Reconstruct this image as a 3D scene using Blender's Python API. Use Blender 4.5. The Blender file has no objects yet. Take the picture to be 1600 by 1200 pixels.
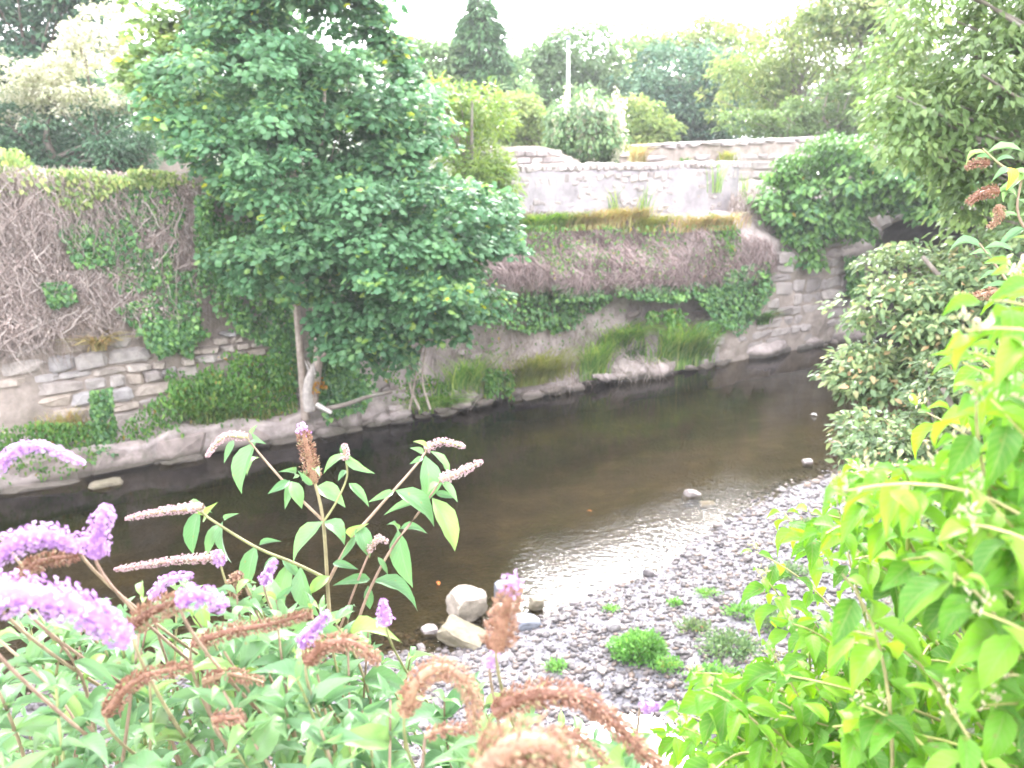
import bpy, math, random
import numpy as np
from mathutils import Matrix, Vector

# ------------------------------------------------------------------ camera, sky, sun, exposure
random.seed(7)
RNG = np.random.default_rng(11)
scene = bpy.context.scene
COL = scene.collection
PITCH = math.radians(15.2)
FPX = 1400.0            # focal length in photo pixels (1600 wide)
EYE = 5.5               # eye height above the water
cam_data = bpy.data.cameras.new('camera')
cam = bpy.data.objects.new('camera', cam_data)
COL.objects.link(cam)
cam.location = (0, 0, EYE)
cam.rotation_euler = (math.radians(90) - PITCH, 0, 0)
cam_data.sensor_width = 36
cam_data.lens = 36 * FPX / 1600
cam_data.clip_start = 0.05
cam_data.clip_end = 3000
cam_data.dof.use_dof = True
cam_data.dof.focus_distance = 2.6
cam_data.dof.aperture_fstop = 4.5
scene.camera = cam

SUN_EL, SUN_AZ = math.radians(41), math.radians(7)     # azimuth clockwise from +Y: ahead, veiled by bright cloud
world = bpy.data.worlds.new('World')
scene.world = world
world.use_nodes = True
wn, wl = world.node_tree.nodes, world.node_tree.links
bg = wn['Background']
sky = wn.new('ShaderNodeTexSky')
sky.sky_type = 'NISHITA'
sky.sun_disc = False
sky.sun_elevation = SUN_EL
sky.sun_rotation = SUN_AZ
sky.air_density = 1.0
sky.dust_density = 1.0
sky.ozone_density = 1.0
hs = wn.new('ShaderNodeHueSaturation')
hs.inputs['Saturation'].default_value = 0.15            # thin bright overcast
wl.new(sky.outputs['Color'], hs.inputs['Color'])
ov = wn.new('ShaderNodeMix'); ov.data_type = 'RGBA'
ov.inputs[0].default_value = 0.6                        # even cloud layer over the whole dome
ov.inputs[7].default_value = (5.6, 5.55, 6.1, 1)
wl.new(hs.outputs['Color'], ov.inputs[6])
wl.new(ov.outputs[2], bg.inputs['Color'])
bg.inputs['Strength'].default_value = 0.15

sun_data = bpy.data.lights.new('sun', 'SUN')
sun_data.energy = 1.2
sun_data.angle = math.radians(16)
sun_data.color = (1.0, 0.96, 0.94)
sun = bpy.data.objects.new('sun', sun_data)
COL.objects.link(sun)
sd = Vector((math.sin(SUN_AZ) * math.cos(SUN_EL), math.cos(SUN_AZ) * math.cos(SUN_EL), math.sin(SUN_EL)))
sun.rotation_euler = sd.to_track_quat('Z', 'Y').to_euler()
sun.location = sd * 60

scene.view_settings.view_transform = 'Standard'
scene.view_settings.look = 'None'
scene.view_settings.gamma = 1
scene.view_settings.use_curve_mapping = False
scene.view_settings.exposure = 3.4
scene.cycles.max_bounces = 7
scene.cycles.diffuse_bounces = 4
scene.cycles.glossy_bounces = 3
scene.cycles.transmission_bounces = 5
scene.cycles.transparent_max_bounces = 8
scene.cycles.caustics_reflective = False
scene.cycles.caustics_refractive = False
scene.cycles.use_denoising = True

# ------------------------------------------------------------------ geometry helpers
CP, SP = math.cos(PITCH), math.sin(PITCH)
def ray(px, py):
    a = (px - 800) / FPX; b = -(py - 600) / FPX
    return np.array([a, CP + b * SP, -SP + b * CP])
def at(px, py, y):                      # the point at forward distance y
    r = ray(px, py); return np.array([0, 0, EYE]) + r * (y / r[1])
def onz(px, py, z=0.0):
    r = ray(px, py); return np.array([0, 0, EYE]) + r * ((z - EYE) / r[2])
def to_px(P):
    P = np.atleast_2d(P); d = P - np.array([0, 0, EYE])
    dep = d[:, 1] * CP - d[:, 2] * SP
    up = d[:, 1] * SP + d[:, 2] * CP
    return np.stack([800 + FPX * d[:, 0] / dep, 600 - FPX * up / dep, dep], 1)
# river frame: u along the far waterline (left to right), v into the far bank
RO = np.array([-8.28, 13.53]); RU = np.array([0.842, 0.539]); RN = np.array([-0.539, 0.842])
def W(u, v, z):
    u = np.asarray(u, float); v = np.asarray(v, float); z = np.asarray(z, float)
    u, v, z = np.broadcast_arrays(u, v, z)
    return np.stack([RO[0] + u * RU[0] + v * RN[0], RO[1] + u * RU[1] + v * RN[1], z], -1)
def uv_of(P):
    d = np.asarray(P)[..., :2] - RO
    return d @ RU, d @ RN
def onv(px, py, v):                     # the point on the upright plane v metres into the far bank
    r = ray(px, py); n = np.array([RN[0], RN[1], 0.0])
    o = np.array([RO[0], RO[1], 0.0]) + n * v
    t = ((o - np.array([0, 0, EYE])) @ n) / (r @ n)
    return np.array([0, 0, EYE]) + r * t

def _hash(i, j, k, s):
    h = (i.astype(np.int64) * 374761393 + j.astype(np.int64) * 668265263 + k.astype(np.int64) * 2147483647 + s * 974711) & 0xffffffff
    h = ((h ^ (h >> 13)) * 1274126177) & 0xffffffff
    h = h ^ (h >> 16)
    return (h & 0xffff) / 32767.5 - 1.0
def vnoise(P, s=0):
    P = np.asarray(P, float); f = np.floor(P); t = P - f; t = t * t * (3 - 2 * t)
    i, j, k = f[..., 0].astype(np.int64), f[..., 1].astype(np.int64), f[..., 2].astype(np.int64)
    r = 0
    for a in (0, 1):
        for b in (0, 1):
            for c in (0, 1):
                w = (t[..., 0] if a else 1 - t[..., 0]) * (t[..., 1] if b else 1 - t[..., 1]) * (t[..., 2] if c else 1 - t[..., 2])
                r = r + w * _hash(i + a, j + b, k + c, s)
    return r
def fbm(P, o=4, s=0):
    r = 0; a = 1.0; P = np.asarray(P, float)
    for q in range(o):
        r = r + a * vnoise(P * 2 ** q, s + q); a *= 0.5
    return r
def norm(a):
    return a / np.maximum(np.linalg.norm(a, axis=-1, keepdims=True), 1e-9)
def sstep(a, b, x):
    t = np.clip((x - a) / (b - a), 0, 1); return t * t * (3 - 2 * t)

def make_mesh(name, V, F, smooth=False, tint=None, uv=None, extra=None):
    """V (n,3); F: list of index arrays (m,k)."""
    me = bpy.data.meshes.new(name)
    V = np.asarray(V, np.float32)
    F = [np.asarray(f, np.int32) for f in F if len(f)]
    me.vertices.add(len(V)); me.vertices.foreach_set('co', V.ravel())
    li = np.concatenate([f.ravel() for f in F])
    tot = np.concatenate([np.full(len(f), f.shape[1], np.int32) for f in F])
    st = np.concatenate([[0], np.cumsum(tot)[:-1]]).astype(np.int32)
    me.loops.add(len(li)); me.loops.foreach_set('vertex_index', li)
    me.polygons.add(len(tot)); me.polygons.foreach_set('loop_start', st)
    me.polygons.foreach_set('use_smooth', np.full(len(tot), smooth))
    me.update(calc_edges=True)
    if tint is not None:
        a = me.attributes.new('tint', 'FLOAT', 'POINT'); a.data.foreach_set('value', np.asarray(tint, np.float32))
    if extra is not None:
        for k, arr in extra.items():
            a = me.attributes.new(k, 'FLOAT', 'POINT'); a.data.foreach_set('value', np.asarray(arr, np.float32))
    if uv is not None:
        l = me.uv_layers.new(name='UVMap'); l.data.foreach_set('uv', np.asarray(uv, np.float32)[li].ravel())
    return me
def link(name, me, mat=None, parent=None, label=None, cat=None, group=None, kind=None):
    o = bpy.data.objects.new(name, me); COL.objects.link(o)
    if mat is not None and me is not None and not me.materials: me.materials.append(mat)
    if parent is not None:
        o.parent = parent
    tag(o, label, cat, group, kind); return o
def tag(o, label=None, cat=None, group=None, kind=None):
    if label: o['label'] = label
    if cat: o['category'] = cat
    if group: o['group'] = group
    if kind: o['kind'] = kind
def thing(name, label, cat, loc, group=None):
    o = bpy.data.objects.new(name, None); COL.objects.link(o); o.location = Vector(loc)
    o.empty_display_size = 0.2
    tag(o, label, cat, group); return o
class Acc:
    """Collects pieces of one mesh."""
    def __init__(self): self.V = []; self.F = []; self.T = []; self.n = 0
    def add(self, V, F, tint=None):
        V = np.asarray(V, float)
        self.V.append(V)
        for f in F: self.F.append(np.asarray(f) + self.n)
        self.T.append(np.zeros(len(V)) if tint is None else np.broadcast_to(np.asarray(tint, float), (len(V),)))
        self.n += len(V); return self
    def mesh(self, name, smooth=False, origin=None):
        V = np.concatenate(self.V)
        if origin is not None: V = V - np.asarray(origin)
        return make_mesh(name, V, self.F, smooth, np.concatenate(self.T))

# leaf templates: x across, y along (0..1), z up; length 1
def leaf_simple(w=0.5, fold=0.12, droop=0.12):
    V = np.array([[0, 0, 0], [-w / 2, .38, fold * .6], [0, .42, 0], [w / 2, .38, fold * .6], [-w * .33, .7, fold * .35 - droop * .5], [w * .33, .7, fold * .35 - droop * .5], [0, 1, -droop]])
    return V, [np.array([[0, 2, 1], [0, 3, 2]]), np.array([[1, 2, 6, 4], [2, 3, 5, 6]])]
def leaf_quad(w=0.55, fold=0.15):
    V = np.array([[0, 0, 0], [-w / 2, .45, fold], [w / 2, .45, fold], [0, 1, -.08]])
    return V, [np.array([[0, 3, 1], [0, 2, 3]])]
def leaf_maple():
    P = [(0, .0), (.5, .2), (.34, .42), (.46, .7), (0, 1.0), (-.46, .7), (-.34, .42), (-.5, .2)]
    V = [(0, .38, 0.03)] + [(x, y, -0.25 * abs(x) - 0.12 * max(0, y - .4)) for x, y in P]
    F = [(0, i + 1, (i + 1) % 8 + 1) for i in range(8)]
    return np.array(V), [np.array(F)]
def leaf_ivy():
    P = [(0, 0), (.42, .1), (.34, .45), (0, 1.0), (-.34, .45), (-.42, .1)]
    V = [(0, .35, .05)] + [(x, y, -.1 * abs(x)) for x, y in P]
    F = [(0, i + 1, (i + 1) % 6 + 1) for i in range(6)]
    return np.array(V), [np.array(F)]
L_SIMPLE, L_QUAD, L_MAPLE, L_IVY = leaf_simple(), leaf_quad(), leaf_maple(), leaf_ivy()
L_LONG = leaf_simple(.26, .06, .2); L_QUADLONG = leaf_quad(.3, .08)
def scatter(acc, tpl, pos, d, n, size, tint):
    """Instances a template at pos with long axis d and normal near n."""
    TV, TF = tpl
    d = norm(d); side = norm(np.cross(d, n)); nn = np.cross(side, d)
    m = len(pos); k = len(TV)
    S = np.asarray(size).reshape(-1, 1, 1) * np.ones((m, 1, 1))
    V = pos[:, None, :] + S * (TV[None, :, 0:1] * side[:, None] + TV[None, :, 1:2] * d[:, None] + TV[None, :, 2:3] * nn[:, None])
    off = (np.arange(m) * k)[:, None, None]
    F = [(f[None] + off).reshape(-1, f.shape[1]) for f in TF]
    acc.add(V.reshape(-1, 3), F, np.repeat(np.broadcast_to(tint, (m,)), k))
def tubes(acc, P, R, sides=5, tint=0.0, cap=False):
    """P (m,k,3) polylines, R (m,k) radii."""
    P = np.asarray(P, float)
    if P.ndim == 2: P = P[None]
    m, k, _ = P.shape
    R = np.broadcast_to(np.asarray(R, float), (m, k))
    T = np.empty_like(P); T[:, 1:-1] = P[:, 2:] - P[:, :-2]; T[:, 0] = P[:, 1] - P[:, 0]; T[:, -1] = P[:, -1] - P[:, -2]
    T = norm(T)
    ref = np.where(np.abs(T[..., 2:3]) > 0.8, np.array([1.0, 0.13, 0]), np.array([0, 0.1, 1.0]))
    A = norm(np.cross(T, ref)); B = np.cross(T, A)
    ang = np.arange(sides) * 2 * math.pi / sides
    V = P[:, :, None] + R[:, :, None, None] * (np.cos(ang)[None, None, :, None] * A[:, :, None] + np.sin(ang)[None, None, :, None] * B[:, :, None])
    base = (np.arange(m) * k * sides)[:, None, None]
    i = np.arange(k - 1)[None, :, None] * sides; j = np.arange(sides)[None, None, :]; j2 = (j + 1) % sides
    q = np.stack([base + i + j, base + i + j2, base + i + sides + j2, base + i + sides + j], -1).reshape(-1, 4)
    t = np.broadcast_to(np.asarray(tint, float).reshape(-1, 1) if np.ndim(tint) else tint, (m, k * sides)) if np.ndim(tint) else tint
    acc.add(V.reshape(-1, 3), [q], np.asarray(t).ravel() if np.ndim(tint) else tint)
def bez(a, b, c, k=8):
    t = np.linspace(0, 1, k)[:, None]
    a, b, c = map(np.asarray, (a, b, c))
    return (1 - t) ** 2 * a + 2 * t * (1 - t) * b + t * t * c
def spline(pts, k=24):                  # Catmull-Rom through points
    P = np.asarray(pts, float); n = len(P)
    if n == 2: return P[0] + (P[1] - P[0]) * np.linspace(0, 1, k)[:, None]
    Q = np.vstack([2 * P[0] - P[1], P, 2 * P[-1] - P[-2]])
    out = []
    for t in np.linspace(0, n - 1 - 1e-6, k):
        i = int(t); f = t - i
        p0, p1, p2, p3 = Q[i], Q[i + 1], Q[i + 2], Q[i + 3]
        out.append(.5 * (2 * p1 + (p2 - p0) * f + (2 * p0 - 5 * p1 + 4 * p2 - p3) * f * f + (3 * p1 - p0 - 3 * p2 + p3) * f ** 3))
    return np.array(out)
def rdir(n, rng=RNG):
    return norm(rng.normal(size=(n, 3)))
def in_poly(x, y, poly):
    r = np.zeros(x.shape, bool); n = len(poly)
    for i in range(n):
        x1, y1 = poly[i]; x2, y2 = poly[(i + 1) % n]
        c = ((y1 > y) != (y2 > y)) & (x < (x2 - x1) * (y - y1) / ((y2 - y1) or 1e-9) + x1)
        r ^= c
    return r
def poly_sample(poly, n, rng=RNG):
    p = np.array(poly, float); lo, hi = p.min(0), p.max(0); out = np.zeros((0, 2))
    while len(out) < n:
        q = lo + rng.random((n * 2, 2)) * (hi - lo)
        out = np.vstack([out, q[in_poly(q[:, 0], q[:, 1], poly)]])
    return out[:n]

# solid pieces
def ico(sub=1):
    t = (1 + 5 ** .5) / 2
    V = [(-1, t, 0), (1, t, 0), (-1, -t, 0), (1, -t, 0), (0, -1, t), (0, 1, t), (0, -1, -t), (0, 1, -t), (t, 0, -1), (t, 0, 1), (-t, 0, -1), (-t, 0, 1)]
    F = [(0, 11, 5), (0, 5, 1), (0, 1, 7), (0, 7, 10), (0, 10, 11), (1, 5, 9), (5, 11, 4), (11, 10, 2), (10, 7, 6), (7, 1, 8), (3, 9, 4), (3, 4, 2), (3, 2, 6), (3, 6, 8), (3, 8, 9), (4, 9, 5), (2, 4, 11), (6, 2, 10), (8, 6, 7), (9, 8, 1)]
    V = [np.array(v) / np.linalg.norm(v) for v in V]
    for _ in range(sub):
        c = {}; G = []
        def mid(a, b):
            k = (min(a, b), max(a, b))
            if k not in c:
                m = V[a] + V[b]; V.append(m / np.linalg.norm(m)); c[k] = len(V) - 1
            return c[k]
        for a, b, d in F:
            x, y, z = mid(a, b), mid(b, d), mid(d, a)
            G += [(a, x, z), (b, y, x), (d, z, y), (x, y, z)]
        F = G
    return np.array(V), np.array(F)
ICO0, ICO1, ICO2 = ico(0), ico(1), ico(2)
def rock(name, dims, seed, rough=0.25, sub=2, blocky=0.5):
    V, F = (ICO2 if sub == 2 else ICO1)
    m = np.max(np.abs(V), axis=1, keepdims=True)
    P = V * (1 - blocky) + V / m * 0.8 * blocky
    P = P * (1 + rough * fbm(V * 1.3 + seed * 7.1, 3, seed)[:, None])
    return make_mesh(name, P * np.asarray(dims) / 2, [F], smooth=False)
def chamfer_block(name, seed, c=0.09, jit=0.05):
    """Unit block, chamfered and slightly out of true (44 triangles)."""
    r = np.random.default_rng(seed)
    corner = {}
    V = []; idx = {}
    for sx in (-1, 1):
        for sy in (-1, 1):
            for sz in (-1, 1):
                j = r.normal(size=3) * jit; cc = c * (0.6 + r.random(3) * 1.1)
                for ax in range(3):
                    p = np.array([sx, sy, sz], float) * .5
                    for b in range(3):
                        if b != ax: p[b] -= np.sign(p[b]) * cc[b]
                    idx[(sx, sy, sz, ax)] = len(V); V.append(p + j * .6)
    F4 = []; F3 = []
    for ax in range(3):
        o = [a for a in range(3) if a != ax]
        for s in (-1, 1):
            loop = []
            for a, b in ((-1, -1), (1, -1), (1, 1), (-1, 1)):
                k = [0, 0, 0]; k[ax] = s; k[o[0]] = a; k[o[1]] = b
                loop.append(idx[(*k, ax)])
            flip = (s > 0) != (ax == 1)
            F4.append(loop if flip else loop[::-1])
    for ax in range(3):                 # edges running along ax
        o = [a for a in range(3) if a != ax]
        for a in (-1, 1):
            for b in (-1, 1):
                def k(s, f):
                    q = [0, 0, 0]; q[ax] = s; q[o[0]] = a; q[o[1]] = b
                    return idx[(*q, f)]
                F4.append([k(-1, o[0]), k(1, o[0]), k(1, o[1]), k(-1, o[1])])
    for sx in (-1, 1):
        for sy in (-1, 1):
            for sz in (-1, 1):
                F3.append([idx[(sx, sy, sz, a)] for a in range(3)])
    V = np.array(V)
    # make every face point outward
    def fix(L):
        out = []
        for f in L:
            p = V[f]; n = np.cross(p[1] - p[0], p[2] - p[0])
            out.append(f if n @ p.mean(0) > 0 else f[::-1])
        return np.array(out)
    return make_mesh(name, V, [fix(F4), fix(F3)])

# ------------------------------------------------------------------ materials
def newmat(name):
    m = bpy.data.materials.new(name); m.use_nodes = True
    nt = m.node_tree; nt.nodes.clear()
    out = nt.nodes.new('ShaderNodeOutputMaterial')
    return m, nt, out
def N(nt, t, **kw):
    n = nt.nodes.new(t)
    for k, v in kw.items():
        if k in n.inputs: n.inputs[k].default_value = v
        else: setattr(n, k, v)
    return n
def ramp(nt, stops, interp='LINEAR'):
    r = nt.nodes.new('ShaderNodeValToRGB'); e = r.color_ramp.elements
    r.color_ramp.interpolation = interp
    while len(e) < len(stops): e.new(0.5)
    for x, (p, c) in zip(e, stops): x.position = p; x.color = (*c, 1)
    return r
def rnd_value(nt):
    a = N(nt, 'ShaderNodeAttribute', attribute_name='tint'); o = N(nt, 'ShaderNodeObjectInfo')
    s = N(nt, 'ShaderNodeMath', operation='ADD'); f = N(nt, 'ShaderNodeMath', operation='FRACT')
    nt.links.new(a.outputs['Fac'], s.inputs[0]); nt.links.new(o.outputs['Random'], s.inputs[1]); nt.links.new(s.outputs[0], f.inputs[0])
    return f.outputs[0]
def mixc(nt, fac, a, b, blend='MIX'):
    m = N(nt, 'ShaderNodeMix', data_type='RGBA', blend_type=blend)
    for sock, v in ((m.inputs[0], fac), (m.inputs[6], a), (m.inputs[7], b)):
        if isinstance(v, (int, float)): sock.default_value = v
        elif isinstance(v, tuple): sock.default_value = (*v, 1)
        else: nt.links.new(v, sock)
    return m.outputs[2]
def mat_leaf(name, stops, back=1.25, trans=0.35, rough=0.45, vein=None, spec=0.35, mottled=0.25, mscale=1.2):
    m, nt, out = newmat(name)
    v = rnd_value(nt); r = ramp(nt, stops); nt.links.new(v, r.inputs[0]); c = r.outputs[0]
    g = N(nt, 'ShaderNodeNewGeometry')
    no = N(nt, 'ShaderNodeTexNoise', Scale=mscale, Detail=3.0)
    nt.links.new(g.outputs['Position'], no.inputs['Vector'])
    mr = N(nt, 'ShaderNodeMapRange'); nt.links.new(no.outputs['Fac'], mr.inputs[0])
    mr.inputs[1].default_value = .3; mr.inputs[2].default_value = .7; mr.inputs[3].default_value = 1 - mottled; mr.inputs[4].default_value = 1 + mottled
    hv = N(nt, 'ShaderNodeHueSaturation'); nt.links.new(c, hv.inputs['Color']); nt.links.new(mr.outputs[0], hv.inputs['Value']); c = hv.outputs[0]
    bump = None
    if vein is not None:
        u = N(nt, 'ShaderNodeUVMap'); sx = N(nt, 'ShaderNodeSeparateXYZ'); nt.links.new(u.outputs[0], sx.inputs[0])
        a = N(nt, 'ShaderNodeMath', operation='SUBTRACT'); nt.links.new(sx.outputs[0], a.inputs[0]); a.inputs[1].default_value = .5
        ab = N(nt, 'ShaderNodeMath', operation='ABSOLUTE'); nt.links.new(a.outputs[0], ab.inputs[0])
        # midrib
        mrb = N(nt, 'ShaderNodeMapRange'); nt.links.new(ab.outputs[0], mrb.inputs[0])
        mrb.inputs[1].default_value = .012; mrb.inputs[2].default_value = .05; mrb.inputs[3].default_value = 1; mrb.inputs[4].default_value = 0
        # side veins: v - k|u|
        k = N(nt, 'ShaderNodeMath', operation='MULTIPLY'); nt.links.new(ab.outputs[0], k.inputs[0]); k.inputs[1].default_value = .55
        s2 = N(nt, 'ShaderNodeMath', operation='SUBTRACT'); nt.links.new(sx.outputs[1], s2.inputs[0]); nt.links.new(k.outputs[0], s2.inputs[1])
        s3 = N(nt, 'ShaderNodeMath', operation='MULTIPLY'); nt.links.new(s2.outputs[0], s3.inputs[0]); s3.inputs[1].default_value = vein[0]
        pp = N(nt, 'ShaderNodeMath', operation='PINGPONG'); nt.links.new(s3.outputs[0], pp.inputs[0]); pp.inputs[1].default_value = .5
        m2 = N(nt, 'ShaderNodeMapRange'); nt.links.new(pp.outputs[0], m2.inputs[0])
        m2.inputs[1].default_value = .02; m2.inputs[2].default_value = .14; m2.inputs[3].default_value = .6; m2.inputs[4].default_value = 0
        mx = N(nt, 'ShaderNodeMath', operation='MAXIMUM'); nt.links.new(mrb.outputs[0], mx.inputs[0]); nt.links.new(m2.outputs[0], mx.inputs[1])
        ml = N(nt, 'ShaderNodeMath', operation='MULTIPLY'); nt.links.new(mx.outputs[0], ml.inputs[0]); ml.inputs[1].default_value = vein[1]
        c = mixc(nt, ml.outputs[0], c, vein[2])
        bump = N(nt, 'ShaderNodeBump', Strength=0.35, Distance=0.002); bump.invert = True
        nt.links.new(mx.outputs[0], bump.inputs['Height'])
    if vein is not None:
        nb_ = N(nt, 'ShaderNodeTexNoise', Scale=90.0, Detail=2.0); nt.links.new(g.outputs['Position'], nb_.inputs['Vector'])
        mb_ = N(nt, 'ShaderNodeMapRange'); nt.links.new(nb_.outputs['Fac'], mb_.inputs[0]); mb_.inputs[1].default_value = .66; mb_.inputs[2].default_value = .74; mb_.inputs[3].default_value = 0; mb_.inputs[4].default_value = .6
        c = mixc(nt, mb_.outputs[0], c, (.22, .15, .05))
    if isinstance(back, tuple): cb = mixc(nt, .75, c, back)
    else:
        h2 = N(nt, 'ShaderNodeHueSaturation', Saturation=.8, Value=back); nt.links.new(c, h2.inputs['Color']); cb = h2.outputs[0]
    cc = mixc(nt, g.outputs['Backfacing'], c, cb)
    p = N(nt, 'ShaderNodeBsdfPrincipled', Roughness=rough); p.inputs['Specular IOR Level'].default_value = spec
    nt.links.new(cc, p.inputs['Base Color'])
    if bump: nt.links.new(bump.outputs[0], p.inputs['Normal'])
    t = N(nt, 'ShaderNodeBsdfTranslucent')
    h3 = N(nt, 'ShaderNodeHueSaturation', Hue=.485, Saturation=1.1, Value=1.25); nt.links.new(c, h3.inputs['Color']); nt.links.new(h3.outputs[0], t.inputs['Color'])
    ms = N(nt, 'ShaderNodeMixShader', Fac=trans)
    nt.links.new(p.outputs[0], ms.inputs[1]); nt.links.new(t.outputs[0], ms.inputs[2]); nt.links.new(ms.outputs[0], out.inputs[0])
    return m
def mat_stone(name, stops, scale=6.0, bump=0.5, bscale=14, lichen=None, lich_scale=3, rough=.9, dist=0.02, tide=False):
    """Tone per piece (attribute + object random), mottled in place, rough relief."""
    m, nt, out = newmat(name)
    v = rnd_value(nt); g = N(nt, 'ShaderNodeNewGeometry')
    r = ramp(nt, stops); nt.links.new(v, r.inputs[0]); c = r.outputs[0]
    n1 = N(nt, 'ShaderNodeTexNoise', Scale=scale, Detail=6.0, Roughness=.65); nt.links.new(g.outputs['Position'], n1.inputs['Vector'])
    mr = N(nt, 'ShaderNodeMapRange'); nt.links.new(n1.outputs['Fac'], mr.inputs[0])
    mr.inputs[1].default_value = .3; mr.inputs[2].default_value = .7; mr.inputs[3].default_value = .62; mr.inputs[4].default_value = 1.25
    hv = N(nt, 'ShaderNodeHueSaturation'); nt.links.new(c, hv.inputs['Color']); nt.links.new(mr.outputs[0], hv.inputs['Value']); c = hv.outputs[0]
    if lichen:
        n3 = N(nt, 'ShaderNodeTexNoise', Scale=lich_scale, Detail=5.0, Roughness=.7); nt.links.new(g.outputs['Position'], n3.inputs['Vector'])
        m3 = N(nt, 'ShaderNodeMapRange'); nt.links.new(n3.outputs['Fac'], m3.inputs[0])
        m3.inputs[1].default_value = .5; m3.inputs[2].default_value = .66; m3.inputs[3].default_value = 0; m3.inputs[4].default_value = .75
        c = mixc(nt, m3.outputs[0], c, lichen)
    if tide:
        sz = N(nt, 'ShaderNodeSeparateXYZ'); nt.links.new(g.outputs['Position'], sz.inputs[0])
        ad = N(nt, 'ShaderNodeMath', operation='MULTIPLY_ADD'); nt.links.new(n1.outputs['Fac'], ad.inputs[0]); ad.inputs[1].default_value = -.3; nt.links.new(sz.outputs[2], ad.inputs[2])
        mt_ = N(nt, 'ShaderNodeMapRange'); nt.links.new(ad.outputs[0], mt_.inputs[0]); mt_.inputs[1].default_value = -.08; mt_.inputs[2].default_value = .03; mt_.inputs[3].default_value = .8; mt_.inputs[4].default_value = 0
        c = mixc(nt, mt_.outputs[0], c, (.05, .045, .03))
    n2 = N(nt, 'ShaderNodeTexNoise', Scale=bscale, Detail=8.0, Roughness=.7); nt.links.new(g.outputs['Position'], n2.inputs['Vector'])
    b = N(nt, 'ShaderNodeBump', Strength=bump, Distance=dist); nt.links.new(n2.outputs['Fac'], b.inputs['Height'])
    p = N(nt, 'ShaderNodeBsdfPrincipled', Roughness=rough); p.inputs['Specular IOR Level'].default_value = .25
    nt.links.new(c, p.inputs['Base Color']); nt.links.new(b.outputs[0], p.inputs['Normal']); nt.links.new(p.outputs[0], out.inputs[0])
    return m
SYC = mat_leaf('sycamore_leaf', [(0, (0.070, 0.174, 0.084)), (.5, (0.111, 0.239, 0.104)), (.93, (0.172, 0.313, 0.116)), (.995, (0.242, 0.369, 0.084)), (1, (0.729, 0.750, 0.050))], trans=.42)
SYC_YOUNG = mat_leaf('young_sycamore_leaf', [(0, (0.095, 0.182, 0.060)), (.6, (0.162, 0.260, 0.072)), (.95, (0.270, 0.351, 0.084)), (1, (0.540, 0.585, 0.048))], trans=.4)
WILLOW = mat_leaf('yellow_green_leaf', [(0, (.11, .2, .05)), (1, (.24, .34, .07))], trans=.45)
OLIVE = mat_leaf('olive_leaf', [(0, (0.123, 0.200, 0.065)), (.6, (0.216, 0.293, 0.091)), (1, (0.370, 0.400, 0.156))], trans=.4)
MID = mat_leaf('mid_green_leaf', [(0, (0.090, 0.174, 0.075)), (1, (0.195, 0.290, 0.120))], trans=.35)
WARM = mat_leaf('warm_green_leaf', [(0, (.085, .15, .055)), (.6, (.15, .235, .08)), (.97, (.23, .31, .11)), (1, (.4, .27, .12))], back=1.15, trans=.4)
DARK = mat_leaf('dark_green_leaf', [(0, (0.050, 0.120, 0.074)), (1, (0.120, 0.220, 0.116))], trans=.2)
CONIF = mat_leaf('conifer_spray', [(0, (0.063, 0.145, 0.068)), (1, (0.126, 0.238, 0.090))], trans=.15)
CREAM = mat_leaf('cream_blossom', [(0, (.34, .37, .2)), (.5, (.52, .52, .38)), (1, (.66, .64, .53))], trans=.35)
IVY = mat_leaf('ivy_leaf', [(0, (0.047, 0.132, 0.050)), (.6, (0.094, 0.211, 0.067)), (1, (0.187, 0.352, 0.084))], trans=.2, rough=.35)
COVER = mat_leaf('ground_cover_leaf', [(0, (0.057, 0.161, 0.033)), (.7, (0.103, 0.241, 0.044)), (.96, (0.184, 0.310, 0.055)), (1, (0.402, 0.230, 0.055))], trans=.35)
GRASS = mat_leaf('grass_blade', [(0, (0.108, 0.269, 0.046)), (.7, (0.215, 0.394, 0.066)), (1, (0.467, 0.538, 0.119))], trans=.4)
SEDGE = mat_leaf('sedge_blade', [(0, (0.184, 0.253, 0.040)), (1, (0.391, 0.391, 0.100))], trans=.4)
DRY = mat_leaf('dry_grass_blade', [(0, (.3, .28, .1)), (.5, (.42, .38, .12)), (1, (.5, .32, .16))], trans=.3)
GREYGREEN = mat_leaf('grey_green_leaf', [(0, (.095, .16, .07)), (.7, (.165, .24, .1)), (.965, (.24, .3, .13)), (1, (.42, .26, .14))], back=1.15, trans=.35)
STEMDRY = mat_stone('dead_stem', [(0, (.22, .17, .15)), (.4, (.38, .31, .275)), (.8, (.5, .425, .385)), (1, (.62, .55, .5))], scale=9, bump=.2)
STEMBROWN = mat_stone('brown_dead_stem', [(0, (.15, .105, .095)), (.5, (.29, .215, .2)), (1, (.45, .365, .34))], scale=9, bump=.2)
BARK = mat_stone('grey_bark', [(0, (.16, .13, .11)), (1, (.26, .22, .19))], scale=8, bump=.6, lichen=(.3, .3, .25))
BARKPALE = mat_stone('pale_bark', [(0, (.34, .28, .24)), (1, (.4, .33, .28))], scale=10, bump=.5)
BARKDARK = mat_stone('dark_bark', [(0, (.07, .06, .05)), (1, (.12, .1, .085))], scale=10, bump=.5)
EARTH = mat_stone('bank_earth_rock', [(0, (0.391, 0.331, 0.306)), (1, (0.445, 0.378, 0.355))], scale=2.2, bump=.9, bscale=5, lichen=(.17, .15, .12), lich_scale=2.6, dist=.1, tide=True)
MASON = mat_stone('wall_stone', [(0, (.34, .3, .28)), (.4, (.44, .37, .31)), (.7, (.37, .35, .35)), (1, (.5, .43, .37))], scale=5, bump=.7, bscale=16, dist=.03)
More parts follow.
